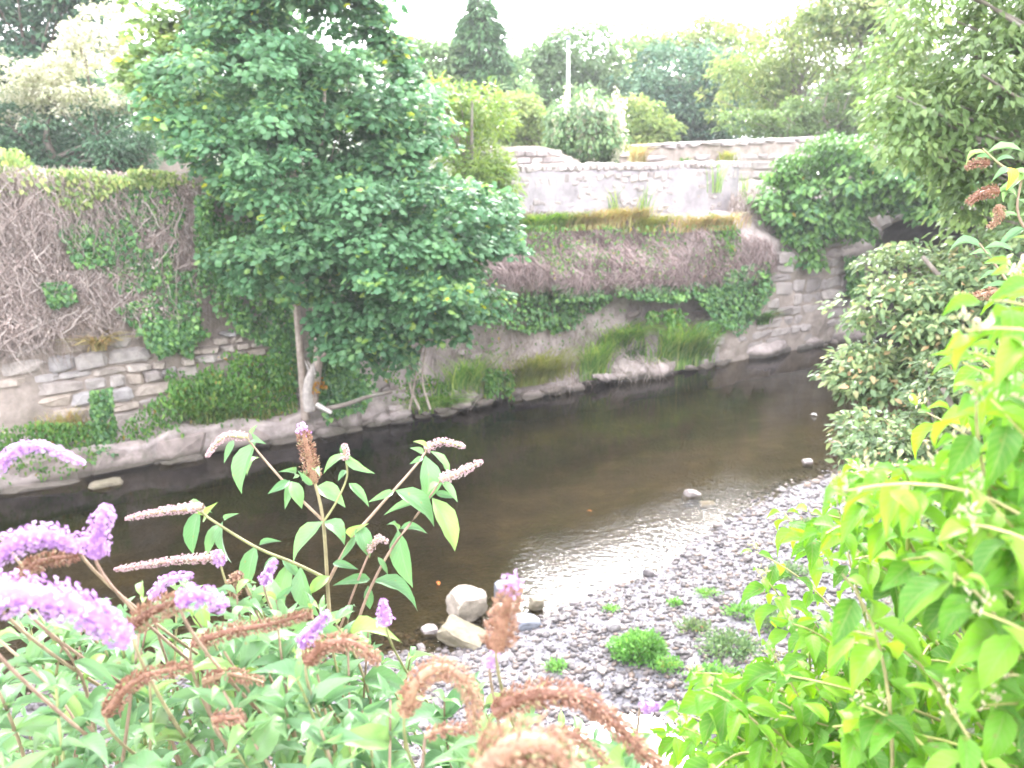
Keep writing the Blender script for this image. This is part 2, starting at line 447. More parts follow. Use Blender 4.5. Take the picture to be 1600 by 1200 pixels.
MORTAR = mat_stone('lime_mortar', [(0, (0.342, 0.288, 0.251)), (1, (0.342, 0.288, 0.251))], scale=3, bump=.8, bscale=9, lichen=(.22, .19, .15), lich_scale=1.3, dist=.05)
RENDER = mat_stone('pale_render', [(0, (0.302, 0.277, 0.285)), (1, (0.317, 0.288, 0.292))], scale=2.2, bump=.6, bscale=7, lichen=(.3, .27, .25), lich_scale=2.2, dist=.03)
PALESTONE = mat_stone('pale_stone', [(0, (0.257, 0.223, 0.211)), (.5, (0.335, 0.296, 0.281)), (1, (0.390, 0.347, 0.328))], scale=4, bump=.6, lichen=(.27, .25, .21), lich_scale=4)
CONCRETE = mat_stone('old_footing', [(0, (0.310, 0.256, 0.234)), (.5, (0.373, 0.310, 0.292)), (1, (0.409, 0.353, 0.336))], scale=3, bump=.7, bscale=8, lichen=(.15, .14, .11), lich_scale=2.5, dist=.04, tide=True)
PEBBLE = mat_stone('pebble', [(0, (0.058, 0.052, 0.053)), (.35, (0.096, 0.085, 0.085)), (.65, (0.123, 0.107, 0.103)), (.82, (0.165, 0.121, 0.095)), (.92, (0.192, 0.163, 0.148)), (1, (0.233, 0.209, 0.194))], scale=20, bump=.2, rough=.6)
SLATE = mat_stone('slate', [(0, (.13, .14, .17)), (1, (.18, .19, .22))], scale=8, bump=.4, rough=.6)
SANDSTONE = mat_stone('sandstone', [(0, (0.286, 0.245, 0.197)), (1, (0.340, 0.299, 0.252))], scale=7, bump=.5, bscale=20)
BUFF = mat_stone('buff_stone', [(0, (0.187, 0.162, 0.117)), (1, (0.230, 0.200, 0.149))], scale=7, bump=.5, lichen=(.16, .15, .09))

def mat_ground():
    m, nt, out = newmat('ground_soil')
    g = N(nt, 'ShaderNodeNewGeometry'); a = N(nt, 'ShaderNodeAttribute', attribute_name='green'); b_ = N(nt, 'ShaderNodeAttribute', attribute_name='bed')
    n1 = N(nt, 'ShaderNodeTexNoise', Scale=1.4, Detail=8.0, Roughness=.7); nt.links.new(g.outputs['Position'], n1.inputs['Vector'])
    v1 = N(nt, 'ShaderNodeTexVoronoi', Scale=16.0); nt.links.new(g.outputs['Position'], v1.inputs['Vector'])
    grav = ramp(nt, [(0, (.07, .068, .078)), (.5, (.13, .125, .137)), (1, (.21, .19, .185))]); nt.links.new(v1.outputs['Color'], grav.inputs[0])
    bed = ramp(nt, [(.3, (.03, .026, .016)), (.55, (.065, .055, .035)), (.75, (.13, .11, .07))]); nt.links.new(n1.outputs['Fac'], bed.inputs[0])
    soil = ramp(nt, [(.3, (.035, .045, .02)), (.6, (.07, .09, .035)), (.8, (.14, .13, .07))]); nt.links.new(n1.outputs['Fac'], soil.inputs[0])
    c = mixc(nt, b_.outputs['Fac'], grav.outputs[0], bed.outputs[0]); c = mixc(nt, a.outputs['Fac'], c, soil.outputs[0])
    bp = N(nt, 'ShaderNodeBump', Strength=.7, Distance=.05); nt.links.new(v1.outputs['Distance'], bp.inputs['Height'])
    p = N(nt, 'ShaderNodeBsdfPrincipled', Roughness=.85); nt.links.new(c, p.inputs['Base Color']); nt.links.new(bp.outputs[0], p.inputs['Normal']); nt.links.new(p.outputs[0], out.inputs[0])
    return m
def mat_water():
    m, nt, out = newmat('river_water')
    g = N(nt, 'ShaderNodeNewGeometry'); rf = N(nt, 'ShaderNodeAttribute', attribute_name='riffle')
    mp = N(nt, 'ShaderNodeMapping'); mp.inputs['Rotation'].default_value = (0, 0, math.radians(-32.6)); mp.inputs['Scale'].default_value = (.7, 1.3, 1)
    nt.links.new(g.outputs['Position'], mp.inputs['Vector'])
    n1 = N(nt, 'ShaderNodeTexNoise', Scale=1.6, Detail=2.0); nt.links.new(mp.outputs[0], n1.inputs['Vector'])
    n2 = N(nt, 'ShaderNodeTexNoise', Scale=10.0, Detail=3.0, Roughness=.58); nt.links.new(mp.outputs[0], n2.inputs['Vector'])
    b1 = N(nt, 'ShaderNodeBump', Strength=.03, Distance=.1); nt.links.new(n1.outputs['Fac'], b1.inputs['Height'])
    st = N(nt, 'ShaderNodeMath', operation='MULTIPLY_ADD'); nt.links.new(rf.outputs['Fac'], st.inputs[0]); st.inputs[1].default_value = .55; st.inputs[2].default_value = .035
    b2 = N(nt, 'ShaderNodeBump', Distance=.03); nt.links.new(n2.outputs['Fac'], b2.inputs['Height']); nt.links.new(st.outputs[0], b2.inputs['Strength']); nt.links.new(b1.outputs[0], b2.inputs['Normal'])
    fr = N(nt, 'ShaderNodeFresnel', IOR=1.33); nt.links.new(b2.outputs[0], fr.inputs['Normal'])
    gl = N(nt, 'ShaderNodeBsdfGlossy', Roughness=.015); nt.links.new(b2.outputs[0], gl.inputs['Normal'])
    tr = N(nt, 'ShaderNodeBsdfTransparent', Color=(.62, .57, .42, 1))
    ms = N(nt, 'ShaderNodeMixShader'); nt.links.new(fr.outputs[0], ms.inputs[0]); nt.links.new(tr.outputs[0], ms.inputs[1]); nt.links.new(gl.outputs[0], ms.inputs[2])
    nt.links.new(ms.outputs[0], out.inputs[0])
    return m
GROUND, WATER = mat_ground(), mat_water()

# ------------------------------------------------------------------ ground, gravel bar, water
SHX = [-60, -20, -10, -6.4, -4.2, -2.25, -.73, .22, .77, 1.68, 3.38, 6.33, 9, 14, 30, 60]
SHY = [-26, 0, 4.8, 7.2, 8.2, 8.7, 9.0, 9.3, 9.67, 10.66, 12.51, 15.2, 17.4, 21, 31.5, 51]
TOX = [-60, -20, -8, -2, 0, 1.2, 2.4, 3.4, 4.6, 8, 13, 30, 60]
TOY = [-31, -5, 3.4, 4.6, 4.8, 5.4, 6.5, 8.2, 10.2, 14.2, 19, 29.5, 49]
def ground_h(x, y):
    P = np.stack([x, y, np.zeros_like(x)], -1)
    u, v = uv_of(P)
    d = (np.interp(x, SHX, SHY) - y) * .8 + .12 * vnoise(P * .9, 3) + .06 * vnoise(P * 2.7, 9)
    bar = np.where(d > 0, .015 + np.minimum(.055 * d, .2), -np.minimum(.13 * -d, .6))
    bar = bar + .025 * fbm(P * 1.3, 3, 5)
    bar = bar - .36 * np.exp(-((x - 1.12) / .8) ** 2 - ((y - 6.75) / .95) ** 2)
    dt = (np.interp(x, TOX, TOY) - y) * .8
    near = 3.9 * sstep(0, 4.2, dt) + .1 * vnoise(P * .8, 6) * (dt > 0)
    far = 5.3 * sstep(1.6, 2.2, v)
    return np.where(v > 1.0, -.6 + far, bar + near), d, dt, v
def axis(lo, hi, step, far):
    a = np.arange(lo, hi, step); k = np.geomspace(.5, far, 16)
    return np.concatenate([(lo - k)[::-1], a, hi + k])
gx, gy = axis(-13, 17, .22, 900), axis(-4, 31, .22, 900)
X, Y = np.meshgrid(gx, gy)
Z, D, DT, VV = ground_h(X, Y)
nx, ny = len(gx), len(gy)
ii = np.arange(nx - 1)[None, :] + np.arange(ny - 1)[:, None] * nx
quads = np.stack([ii, ii + 1, ii + nx + 1, ii + nx], -1).reshape(-1, 4)
green = np.maximum(sstep(-.1, .5, DT), sstep(1.2, 1.8, VV)); bed = sstep(.05, -.35, D)
gme = make_mesh('ground', np.stack([X, Y, Z], -1).reshape(-1, 3), [quads], True, extra={'green': green.ravel(), 'bed': bed.ravel()})
ground = link('ground', gme, GROUND, kind='structure')

wu, wv = np.concatenate([np.linspace(-300, -14, 8), np.arange(-12, 32, .3), np.linspace(34, 300, 8)]), np.concatenate([[-40, -30, -22], np.arange(-17, 1.2, .3)])
U2, V2 = np.meshgrid(wu, wv); WP = W(U2, V2, np.zeros_like(U2))
_, WD, _, _ = ground_h(WP[..., 0], WP[..., 1])
riff = np.exp(-np.maximum(-WD, 0) / 1.1) * sstep(-3, .5, WP[..., 0]) * (WD < .35)
n2 = len(wu); ii = np.arange(n2 - 1)[None, :] + np.arange(len(wv) - 1)[:, None] * n2
water = link('river_water', make_mesh('river_water', WP.reshape(-1, 3), [np.stack([ii, ii + 1, ii + n2 + 1, ii + n2], -1).reshape(-1, 4)], True, extra={'riffle': riff.ravel()}), WATER, kind='structure')

# gravel bar: pebbles lying on the shingle and larger stones one can pick out
bar = link('gravel_bar', None, kind='structure')
bar['label'] = 'grey shingle bar of slate pebbles along the near shore'
pa = Acc()
cnt = 33000
bx = RNG.uniform(-6, 8, cnt * 3); by = RNG.uniform(4.5, 16.5, cnt * 3)
bz, bd, bt, bv = ground_h(bx, by)
keep = (bd > -.5) & (bt < .4) & (RNG.random(len(bx)) < np.clip(1.3 - .05 * by, .2, 1))
sc = np.nonzero(keep)[0][:cnt]
pos = np.stack([bx[sc], by[sc], bz[sc] + .006], -1)
a1 = RNG.uniform(0, 6.28, len(sc)); size = .01 + .045 * RNG.random(len(sc)) ** 4.5
d0 = np.stack([np.cos(a1), np.sin(a1), RNG.normal(0, .15, len(sc))], -1); nn0 = np.stack([RNG.normal(0, .18, len(sc)), RNG.normal(0, .18, len(sc)), np.ones(len(sc))], -1)
OCT = (np.array([(1, 0, 0), (0, 1, 0), (-1, 0, 0), (0, -1, 0), (.1, .1, 1), (0, 0, -1)], float), np.array([(0, 1, 4), (1, 2, 4), (2, 3, 4), (3, 0, 4), (1, 0, 5), (2, 1, 5), (3, 2, 5), (0, 3, 5)]))
big = size > .026
for k in range(4):
    for tv, tf, mk in ((*ICO0, big), (*OCT, ~big)):
        s_ = np.nonzero(mk)[0][k::4]
        V_ = tv * np.array([[.8, 1.15, .42], [1.1, .85, .55], [.7, 1.3, .3], [1, 1, .7]][k]) * (1 + .18 * vnoise(tv * 2 + k * 5, k)[:, None])
        scatter(pa, (V_, [tf]), pos[s_], d0[s_], nn0[s_], size[s_], RNG.random(len(s_)))
link('pebbles', pa.mesh('pebbles', True), PEBBLE, bar, kind='stuff')
stone_meshes = [rock('stone', (1, .75, .45), 20 + k, .3, 1, .45) for k in range(6)]
for me in stone_meshes: me.materials.append(PEBBLE)
k = 0
while k < 190:
    px, py = random.uniform(560, 1330), random.uniform(715, 1190)
    p = onz(px, py, .1); z, d, t, v = ground_h(np.array([p[0]]), np.array([p[1]]))
    if d[0] < -.15 or t[0] > .2 or z[0] < -.12: continue
    o = link('stone', stone_meshes[k % 6], None, bar)
    s = random.choice([.06, .07, .09, .09, .12, .16, .2])
    o.location = (p[0], p[1], z[0] + s * .1); o.scale = (s, s, s * random.uniform(.7, 1.1)); o.rotation_euler = (random.uniform(-.25, .25), random.uniform(-.25, .25), random.uniform(0, 6.28))
    k += 1
# ------------------------------------------------------------------ far bank
def resample(prof, k):
    p = np.array(prof, float); s = np.concatenate([[0], np.cumsum(np.linalg.norm(np.diff(p, axis=0), axis=1))])
    t = np.linspace(0, s[-1], k); return np.stack([np.interp(t, s, p[:, 0]), np.interp(t, s, p[:, 1])], -1)
PL = resample([(.35, -.8), (.3, 0), (.32, .4), (.45, .52), (.95, .62), (1.25, .8), (1.35, 4.5), (2.6, 4.72)], 56)
PR = resample([(.12, -.8), (.02, 0), (-.05, .26), (.25, .4), (.5, .6), (.72, 1.2), (.85, 1.8), (.7, 2.15), (.15, 2.32), (.0, 2.5), (.15, 2.85), (.6, 3.35), (1.05, 3.72), (1.5, 3.8), (2.0, 4.3), (2.6, 4.72)], 56)
bu = np.concatenate([np.arange(-16, -2, .4), np.arange(-2, 21.7, .11)])
wgt = sstep(5.2, 8.5, bu)[:, None, None]
PP = PL[None] * (1 - wgt) + PR[None] * wgt
UU = np.repeat(bu[:, None], 56, 1)
BP = W(UU, PP[..., 0], PP[..., 1])
amp = (.1 + .2 * wgt[..., 0]) * np.where(PP[..., 1] > 4.3, .2, 1)
dis = fbm(BP * np.array([.9, .9, 1.3]), 6, 40) * amp + .07 * np.abs(fbm(BP * 2.6, 4, 44)) * wgt[..., 0]
# scalloped hollows and pale bulges in the lower face, right half
dis += wgt[..., 0] * .16 * np.sin(UU * 1.9 + 1.2) * sstep(.4, .9, PP[..., 1]) * sstep(2.3, 1.7, PP[..., 1])
BP = W(UU, PP[..., 0] - dis, PP[..., 1] + .25 * dis)
nb = 56; ii = np.arange(nb - 1)[None, :] + np.arange(len(bu) - 1)[:, None] * nb
bank = link('river_bank', make_mesh('river_bank', BP.reshape(-1, 3), [np.stack([ii, ii + nb, ii + nb + 1, ii + 1], -1).reshape(-1, 4)], True), EARTH, kind='structure')

ZB = np.arange(-.2, 4.75, .05); BUU, BVV = uv_of(BP); VS = np.full((len(bu), len(ZB)), 9.0)
for i_ in range(len(bu)):
    for j_ in range(nb - 1):
        z0_, z1_ = sorted((BP[i_, j_, 2], BP[i_, j_ + 1, 2])); k0, k1 = np.searchsorted(ZB, [z0_ - .03, z1_ + .03])
        VS[i_, k0:k1] = np.minimum(VS[i_, k0:k1], min(BVV[i_, j_], BVV[i_, j_ + 1]))
def vsurf(u, z):
    i_ = np.clip(np.searchsorted(bu, u), 0, len(bu) - 1); k_ = np.clip(((np.asarray(z) + .2) / .05).astype(int), 0, len(ZB) - 1)
    return VS[i_, k_]
# boulders bedded in the lower face
bank_rocks = [rock('stone', (1, .8, .6), 60 + k, .3, 1, .55) for k in range(6)]
for me in bank_rocks: me.materials.append(CONCRETE)
for k in range(95):
    u_ = random.uniform(5.5, 16.5); z_ = random.choice((0, 0, .05, .15, .35, .6, 1.0, 1.4)) + random.uniform(-.05, .15); s_ = random.uniform(.25, .75) * (1.0 if z_ < .3 else .75)
    v_ = float(np.interp(z_, [0, .3, .5, .9, 1.4, 2], [-.02, .0, .35, .6, .68, .72])) + random.uniform(-.02, .1)
    o = link('stone', bank_rocks[k % 6], None, bank); o.location = Vector(W(u_, v_, z_)); o.scale = (s_, s_ * .7, s_ * random.uniform(.5, .8)); o.rotation_euler = (random.uniform(-.3, .3), random.uniform(-.3, .3), math.atan2(RU[1], RU[0]) + random.uniform(-.4, .4))
# masonry tools ---------------------------------------------------------------
BLOCKS = [chamfer_block('stone', 100 + k, .1, .05) for k in range(8)]
RUBBLE = [chamfer_block('stone', 140 + k, .16, .1) for k in range(10)]
def block_set(mat, src=None):
    r = []
    for b in (src or BLOCKS):
        c = b.copy(); c.materials.clear(); c.materials.append(mat); r.append(c)
    return r
RIVER_ROT = math.atan2(RU[1], RU[0])
def lay_stone(parent, meshes, u, v, z, du, dv, dz, name='stone', rot=RIVER_ROT, tilt=.03):
    o = link(name, random.choice(meshes), None, parent)
    o.location = Vector(W(u, v, z)) - parent.location
    o.scale = (du, dv, dz)
    o.rotation_euler = (random.uniform(-tilt, tilt), random.uniform(-tilt, tilt), rot + random.uniform(-tilt, tilt) + random.choice((0, math.pi)))
    return o
def courses(parent, meshes, u0, u1, z0, z1, vface, hmin=.18, hmax=.34, wmin=.25, wmax=.7, top=None, depth=.3, proud=.05, gap=.025, skip=0.0):
    z = z0
    while z < z1 - .06:
        h = min(random.uniform(hmin, hmax), z1 - z)
        u = u0 - random.uniform(0, .3)
        while u < u1:
            w = random.uniform(wmin, wmax)
            uc, zc = u + w / 2, z + h / 2
            if (top is None or zc < top(uc)) and random.random() >= skip:
                vf = vface(uc, zc) if callable(vface) else vface
                lay_stone(parent, meshes, uc, vf + depth / 2 - random.uniform(0, proud), zc, w - gap, depth, h - gap)
            u += w
        z += h
def slab(acc, u0, u1, v0, v1, z0, z1f, du=.15, nz=10, amp=.05, seed=0):
    """Wall core: front face at v0, top follows z1f(u)."""
    us = np.arange(u0, u1 + 1e-6, du); zt = np.array([z1f(u) for u in us])
    prof = []
    t = np.linspace(0, 1, nz)
    for i, u in enumerate(us):
        z = z0 + (zt[i] - z0) * t
        prof.append(np.concatenate([W(u, v0, z), W(u, v1, z[::-1])]))
    P = np.array(prof); n = P.shape[1]
    d = fbm(P * 1.4, 4, seed)[..., None] * amp * np.array([-RN[0], -RN[1], .4])
    P = P + d
    ii = np.arange(n)[None, :] + np.arange(len(us) - 1)[:, None] * n; j2 = (np.arange(n) + 1) % n
    jj = j2[None, :] + np.arange(len(us) - 1)[:, None] * n
    acc.add(P.reshape(-1, 3), [np.stack([ii, ii + n, jj + n, jj], -1).reshape(-1, 4), np.array([list(range(n))[::-1]]), np.array([[(len(us) - 1) * n + q for q in range(n)]])])

# the tall retaining wall on the left ----------------------------------------
wall = thing('retaining_wall', 'tall old stone retaining wall under dead ivy, left of the big tree', 'stone wall', W(0, 1.0, .5))
a = Acc(); LT = lambda u: 4.95 + .06 * math.sin(u * 1.7) + .12 * max(0, -u) * .4
slab(a, -15, 8.2, .98, 1.5, .2, LT, .15, 26, .09, 70)
link('wall_core', a.mesh('wall_core', True, W(0, 1.0, .5)), MORTAR, wall)
ms = block_set(MASON, RUBBLE)
courses(wall, ms, -1.6, 4.6, 2.45, 4.8, lambda u, z: .965, .18, .36, .3, .95, None, .3, .05, skip=.15)
courses(wall, ms, -4.2, 4.6, .55, 2.35, lambda u, z: .955 + .04 * math.sin(u * 2.1), .14, .36, .25, .95, lambda u: 2.3 - max(0, u - 2.2) * .75 + .12 * math.sin(u * 5), .3, .06, skip=.04)
courses(wall, ms, 3.3, 4.7, 1.5, 2.05, .84, .14, .22, .2, .4, lambda u: 2.05 - abs(u - 4) * .45, .35, .05)
footing = thing('stone_footing', 'low grey stone footing at the waterline below the left wall', 'footing', W(0, .1, 0))
fm = block_set(CONCRETE, RUBBLE)
a = Acc(); slab(a, -14, 6.3, .02, .75, -.7, lambda u: .5 + .07 * math.sin(u * 2.3) + .05 * math.sin(u * 5.1), .1, 14, .1, 72)
link('footing_core', a.mesh('footing_core', True, W(0, .1, 0)), CONCRETE, footing)
u = -9.0
while u < 6.1:
    w = random.uniform(.35, 1.5)
    if random.random() < .6: lay_stone(footing, fm, u + w / 2, .2 + random.uniform(-.05, .06), .2 + random.uniform(-.05, .05), w * .96, .5, random.uniform(.4, .6), 'block', tilt=.07)
    if random.random() < .5: lay_stone(footing, fm, u + w / 2, -.02 + random.uniform(-.04, .06), -.03, w * .8, .4, .22, 'block', tilt=.08)
    u += w

# rendered garden wall above the dry bank -------------------------------------
gwall = thing('garden_wall', 'pale rendered wall with rubble coping above the dry bank', 'wall', W(13, 1.3, 3.6))
a = Acc(); G0 = W(13, 1.3, 3.6)
GT = lambda u: 4.83 + .02 * math.sin(u * 3)
slab(a, 10.0, 17.6, 1.12, 1.5, 3.2, GT, .12, 16, .03, 90)
link('wall_core', a.mesh('wall_core', True, G0), RENDER, gwall)
cm = block_set(PALESTONE, RUBBLE)
u = 9.95
while u < 17.5:
    w = random.uniform(.12, .26); h = random.uniform(.14, .2)
    lay_stone(gwall, cm, u + w / 2, 1.3 + random.uniform(-.02, .02), 4.83 + h / 2 - .02, w - .012, .46, h, 'coping_stone', tilt=.06)
    u += w
u = 9.95
while u < 17.4:                                   # ragged rubble course under the coping
    w = random.uniform(.12, .3); h = random.uniform(.1, .22)
    if random.random() < .75: lay_stone(gwall, cm, u + w / 2, 1.17, 4.74 - h / 2 + random.uniform(-.04, .04), w - .02, .16, h, 'stone', tilt=.08)
    u += w
for q in range(80):
    lay_stone(gwall, cm, random.uniform(10.2, 17.3), 1.17, random.uniform(3.8, 4.6), random.uniform(.1, .26), .14, random.uniform(.07, .16), 'stone', tilt=.1)
endw = thing('wall_stub', 'raised stub of grey wall behind the left end of the rendered wall', 'wall', W(11, 2.2, 4.5))
a = Acc(); slab(a, 10.1, 13.1, 2.1, 2.5, 4.4, lambda u: 5.36 - max(0, u - 12.1) * .35, .15, 8, .05, 95)
link('wall_core', a.mesh('wall_core', True, W(11, 2.2, 4.5)), MORTAR, endw)
courses(endw, cm, 10.3, 13.0, 4.7, 5.3, 2.05, .12, .18, .2, .45, lambda u: 5.36 - max(0, u - 12.1) * .35, .14, .04)

# approach wall and bridge ---------------------------------------------------
awall = thing('approach_wall', 'long pale stone wall stepping up behind the rendered wall towards the bridge', 'stone wall', W(18, 2.2, 4.0))
a = Acc(); AT = lambda u: 5.28 + .03 * (u - 14) - (.35 * max(0, 15.5 - u) ** 2 if u < 15.5 else 0)
slab(a, 14.8, 22.0, 2.15, 2.6, 3.4, AT, .15, 14, .04, 97)
link('wall_core', a.mesh('wall_core', True, W(18, 2.2, 4.0)), MORTAR, awall)
courses(awall, cm, 15.1, 21.8, 3.7, 5.15, 2.125, .16, .36, .3, 1.1, lambda u: AT(u) - .14, .2, .035, skip=.15)
u = 15.0
while u < 21.9:
    w = random.uniform(.4, .85)
    lay_stone(awall, cm, u + w / 2, 2.37, AT(u + w / 2) + .03, w - .015, .62, .14, 'coping_stone', tilt=.015)
    u += w

abut = thing('abutment_wall', 'grey stone abutment wall rising from the water beside the dark arch', 'stone wall', W(19, .1, 0))
def BT(u): return float(np.interp(u, [15.6, 16.4, 17.4, 17.9, 18.4, 19.2, 21.6], [.5, .9, 1.15, 1.9, 2.75, 3.1, 3.2]))
a = Acc(); slab(a, 15.7, 21.6, .0, .9, -.7, lambda u: BT(u) - .12, .1, 22, .09, 99)
link('wall_core', a.mesh('wall_core', True, W(19, .1, 0)), MORTAR, abut)
am = block_set(mat_stone('weathered_stone', [(0, (.31, .275, .26)), (.5, (.37, .33, .31)), (1, (.44, .39, .36))], scale=4, bump=.8, lichen=(.19, .165, .15), lich_scale=2, tide=True), RUBBLE)
courses(abut, am, 15.8, 21.5, -.1, 3.1, -.015, .16, .42, .22, .9, lambda u: BT(u) - .02, .25, .05, skip=.12)

bridge = thing('stone_bridge', 'old stone arch bridge with a dark opening, overgrown with ivy', 'bridge', W(21.6, -4.5, 0))
B0 = W(21.6, -4.5, 0)
th = np.linspace(math.pi, 0, 33); AZ = 2.2 + 1.7 * np.maximum(np.sin(th), 0) ** .55
def arch_strip(u_, zt):
    lo = W(np.full(33, u_), -4.6 + 4.4 * np.cos(th), AZ); hi = W(np.full(33, u_), -4.6 + 4.4 * np.cos(th), np.full(33, zt)); return lo, hi
for uu, fl in ((21.6, 1), (38.0, 0)):
    a = Acc()
    lo, hi = arch_strip(uu, 4.75); Vv = np.concatenate([lo, hi]); i = np.arange(32)
    q = np.stack([i, i + 1, i + 34, i + 33], -1); a.add(Vv, [q if fl else q[:, ::-1]])
    for va, vb in ((-9.0, -16.0), (3.0, -.2)):      # solid walls beside the opening
        a.add(np.array([W(uu, va, -.8), W(uu, vb, -.8), W(uu, vb, 4.75), W(uu, va, 4.75)]), [np.array([[0, 1, 2, 3]])])
    link('spandrel_wall', a.mesh('spandrel_wall', False, B0), MORTAR, bridge)
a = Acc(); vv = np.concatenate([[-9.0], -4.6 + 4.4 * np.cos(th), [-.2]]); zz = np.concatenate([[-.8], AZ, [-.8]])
lo, hi = W(np.full(35, 21.6), vv, zz), W(np.full(35, 38.0), vv, zz); i = np.arange(34)  # passage lengthened so less light comes in from the far end
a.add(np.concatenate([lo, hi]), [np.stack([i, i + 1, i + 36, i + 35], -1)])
link('vault', a.mesh('vault', True, B0), mat_stone('painted_shade_stone', [(0, (.07, .062, .055)), (1, (.08, .07, .062))], scale=2, bump=.6), bridge)  # vault stone coloured near black to paint shade into the arch opening
a = Acc(); a.add(np.array([W(21.6, -16, 4.76), W(21.6, 3, 4.76), W(38, 3, 4.76), W(38, -16, 4.76)]), [np.array([[0, 1, 2, 3]])])
link('deck', a.mesh('deck', False, B0), GROUND, bridge)
for uu in (21.55, 37.8):
    a = Acc()
    c8 = np.array([W(uu + x, v, z) for v in (-16, 2.4) for x, z in ((0, 4.7), (.4, 4.7), (.4, 5.45), (0, 5.45))])
    a.add(c8, [np.array([[0, 1, 5, 4], [1, 2, 6, 5], [2, 3, 7, 6], [3, 0, 4, 7], [0, 3, 2, 1], [4, 5, 6, 7]])])
    link('parapet', a.mesh('parapet', False, B0), PALESTONE, bridge)
ring = np.stack([-4.6 + 4.4 * np.cos(np.linspace(.02, math.pi - .02, 400)), 2.2 + 1.7 * np.sin(np.linspace(.02, math.pi - .02, 400)) ** .55], -1)
sl = np.concatenate([[0], np.cumsum(np.linalg.norm(np.diff(ring, axis=0), axis=1))])
for k in range(26):                                   # ring of arch stones
    q = np.array([np.interp(sl[-1] * (k + .5) / 26, sl, ring[:, c]) for c in (0, 1)]); q2 = np.array([np.interp(sl[-1] * (k + .6) / 26, sl, ring[:, c]) for c in (0, 1)])
    t2 = (q2 - q) / np.linalg.norm(q2 - q); n2_ = np.array([t2[1], -t2[0]]); n2_ = n2_ if n2_ @ (q - np.array([-4.6, 1.5])) > 0 else -n2_
    o = link('arch_stone', random.choice(am), None, bridge); c2 = q + n2_ * .2
    nrm = Vector((RN[0] * n2_[0], RN[1] * n2_[0], n2_[1])); tang = Vector((RU[0], RU[1], 0)); bit = nrm.cross(tang)
    o.matrix_local = Matrix.Translation(Vector(W(21.66, c2[0], c2[1]) - B0)) @ Matrix((bit, tang, nrm)).transposed().to_4x4() @ Matrix.Diagonal((sl[-1] / 26 * .95, .3, .42, 1))

road_wall = thing('low_wall', 'low grey wall half hidden behind the cream flowering climber', 'wall', at(240, 250, 24))
p0, p1 = at(170, 262, 23), at(330, 262, 25)
a = Acc(); d_ = norm(p1 - p0); nrm_ = np.array([-d_[1], d_[0], 0]) * .18
zt = at(240, 232, 24)[2]
c8 = np.array([q + s for q in (p0, p1) for s in (-nrm_, nrm_)])
c8 = np.concatenate([np.c_[c8[:, :2], np.full(4, 4.4)], np.c_[c8[:, :2], np.full(4, zt)]])
a.add(c8, [np.array([[0, 2, 6, 4], [1, 5, 7, 3], [4, 6, 7, 5], [0, 4, 5, 1], [2, 3, 7, 6]])])
link('wall_body', a.mesh('wall_body', False, at(240, 250, 24)), MORTAR, road_wall)

# stones in and beside the water ---------------------------------------------
def place_rock(name, label, px, py, dims, seed, mat, rot=(0, 0, 0), lift=.3, cat='stone', blocky=.7, rough=.16, group=None, z0=0.0, box=False):
    p = onz(px, py, z0); g = ground_h(np.array([p[0]]), np.array([p[1]]))[0][0]
    o = link(name, chamfer_block(name, seed, .13, .09) if box else rock(name, dims, seed, rough, 2, blocky), mat, None, label, cat, group)
    if box: o.scale = dims
    o.location = (p[0], p[1], max(g, -.12) + dims[2] * lift); o.rotation_euler = rot
    return o
place_rock('boulder', 'large cream sandstone block on top of the waterside stone pile', 730, 962, (.48, .4, .36), 1, SANDSTONE, (.1, .1, .5), .62, blocky=1.0, rough=.09)
place_rock('boulder', 'flat buff stone slab leaning at the front of the stone pile', 722, 1000, (.62, .45, .24), 2, BUFF, (.05, .35, -.35), .3, blocky=1.0, rough=.1)
place_rock('boulder', 'dark slate block standing at the back of the stone pile', 787, 938, (.26, .22, .3), 3, SLATE, (.1, 0, .2), .55, blocky=1, rough=.06)
place_rock('boulder', 'dark slate lump at the right end of the stone pile', 822, 978, (.36, .3, .17), 4, SLATE, (0, .1, .4), .3)
place_rock('boulder', 'pale stone slab under the slate block', 790, 960, (.34, .34, .2), 5, SANDSTONE, (0, 0, .8), .3)
place_rock('boulder', 'small grey stone at the left end of the stone pile', 672, 985, (.22, .2, .16), 6, PALESTONE, (0, 0, .3), .3)
place_rock('boulder', 'brown stone tucked into the right side of the stone pile', 838, 950, (.2, .16, .18), 7, BUFF, (0, .2, .3), .5)
place_rock('river_rock', 'pale pointed rock breaking the shallow water near the shingle', 1082, 772, (.34, .26, .26), 8, PALESTONE, (0, .3, .3), .25, z0=.0)
place_rock('river_rock', 'flat pale stone beside the pointed rock in the shallows', 1106, 783, (.3, .2, .12), 9, PALESTONE, (0, 0, .2), .35)
place_rock('river_rock', 'brown flat rock awash below the left footing', 165, 757, (.6, .35, .18), 10, BUFF, (0, 0, .6), .62)
place_rock('river_rock', 'small rock in the shallows by the right bank', 1262, 722, (.2, .16, .14), 11, PALESTONE, (0, 0, .2), .5)
place_rock('river_rock', 'white quartz cobble beside the green weed clump', 958, 992, (.17, .13, .11), 12, RENDER, (0, 0, .2), .4)
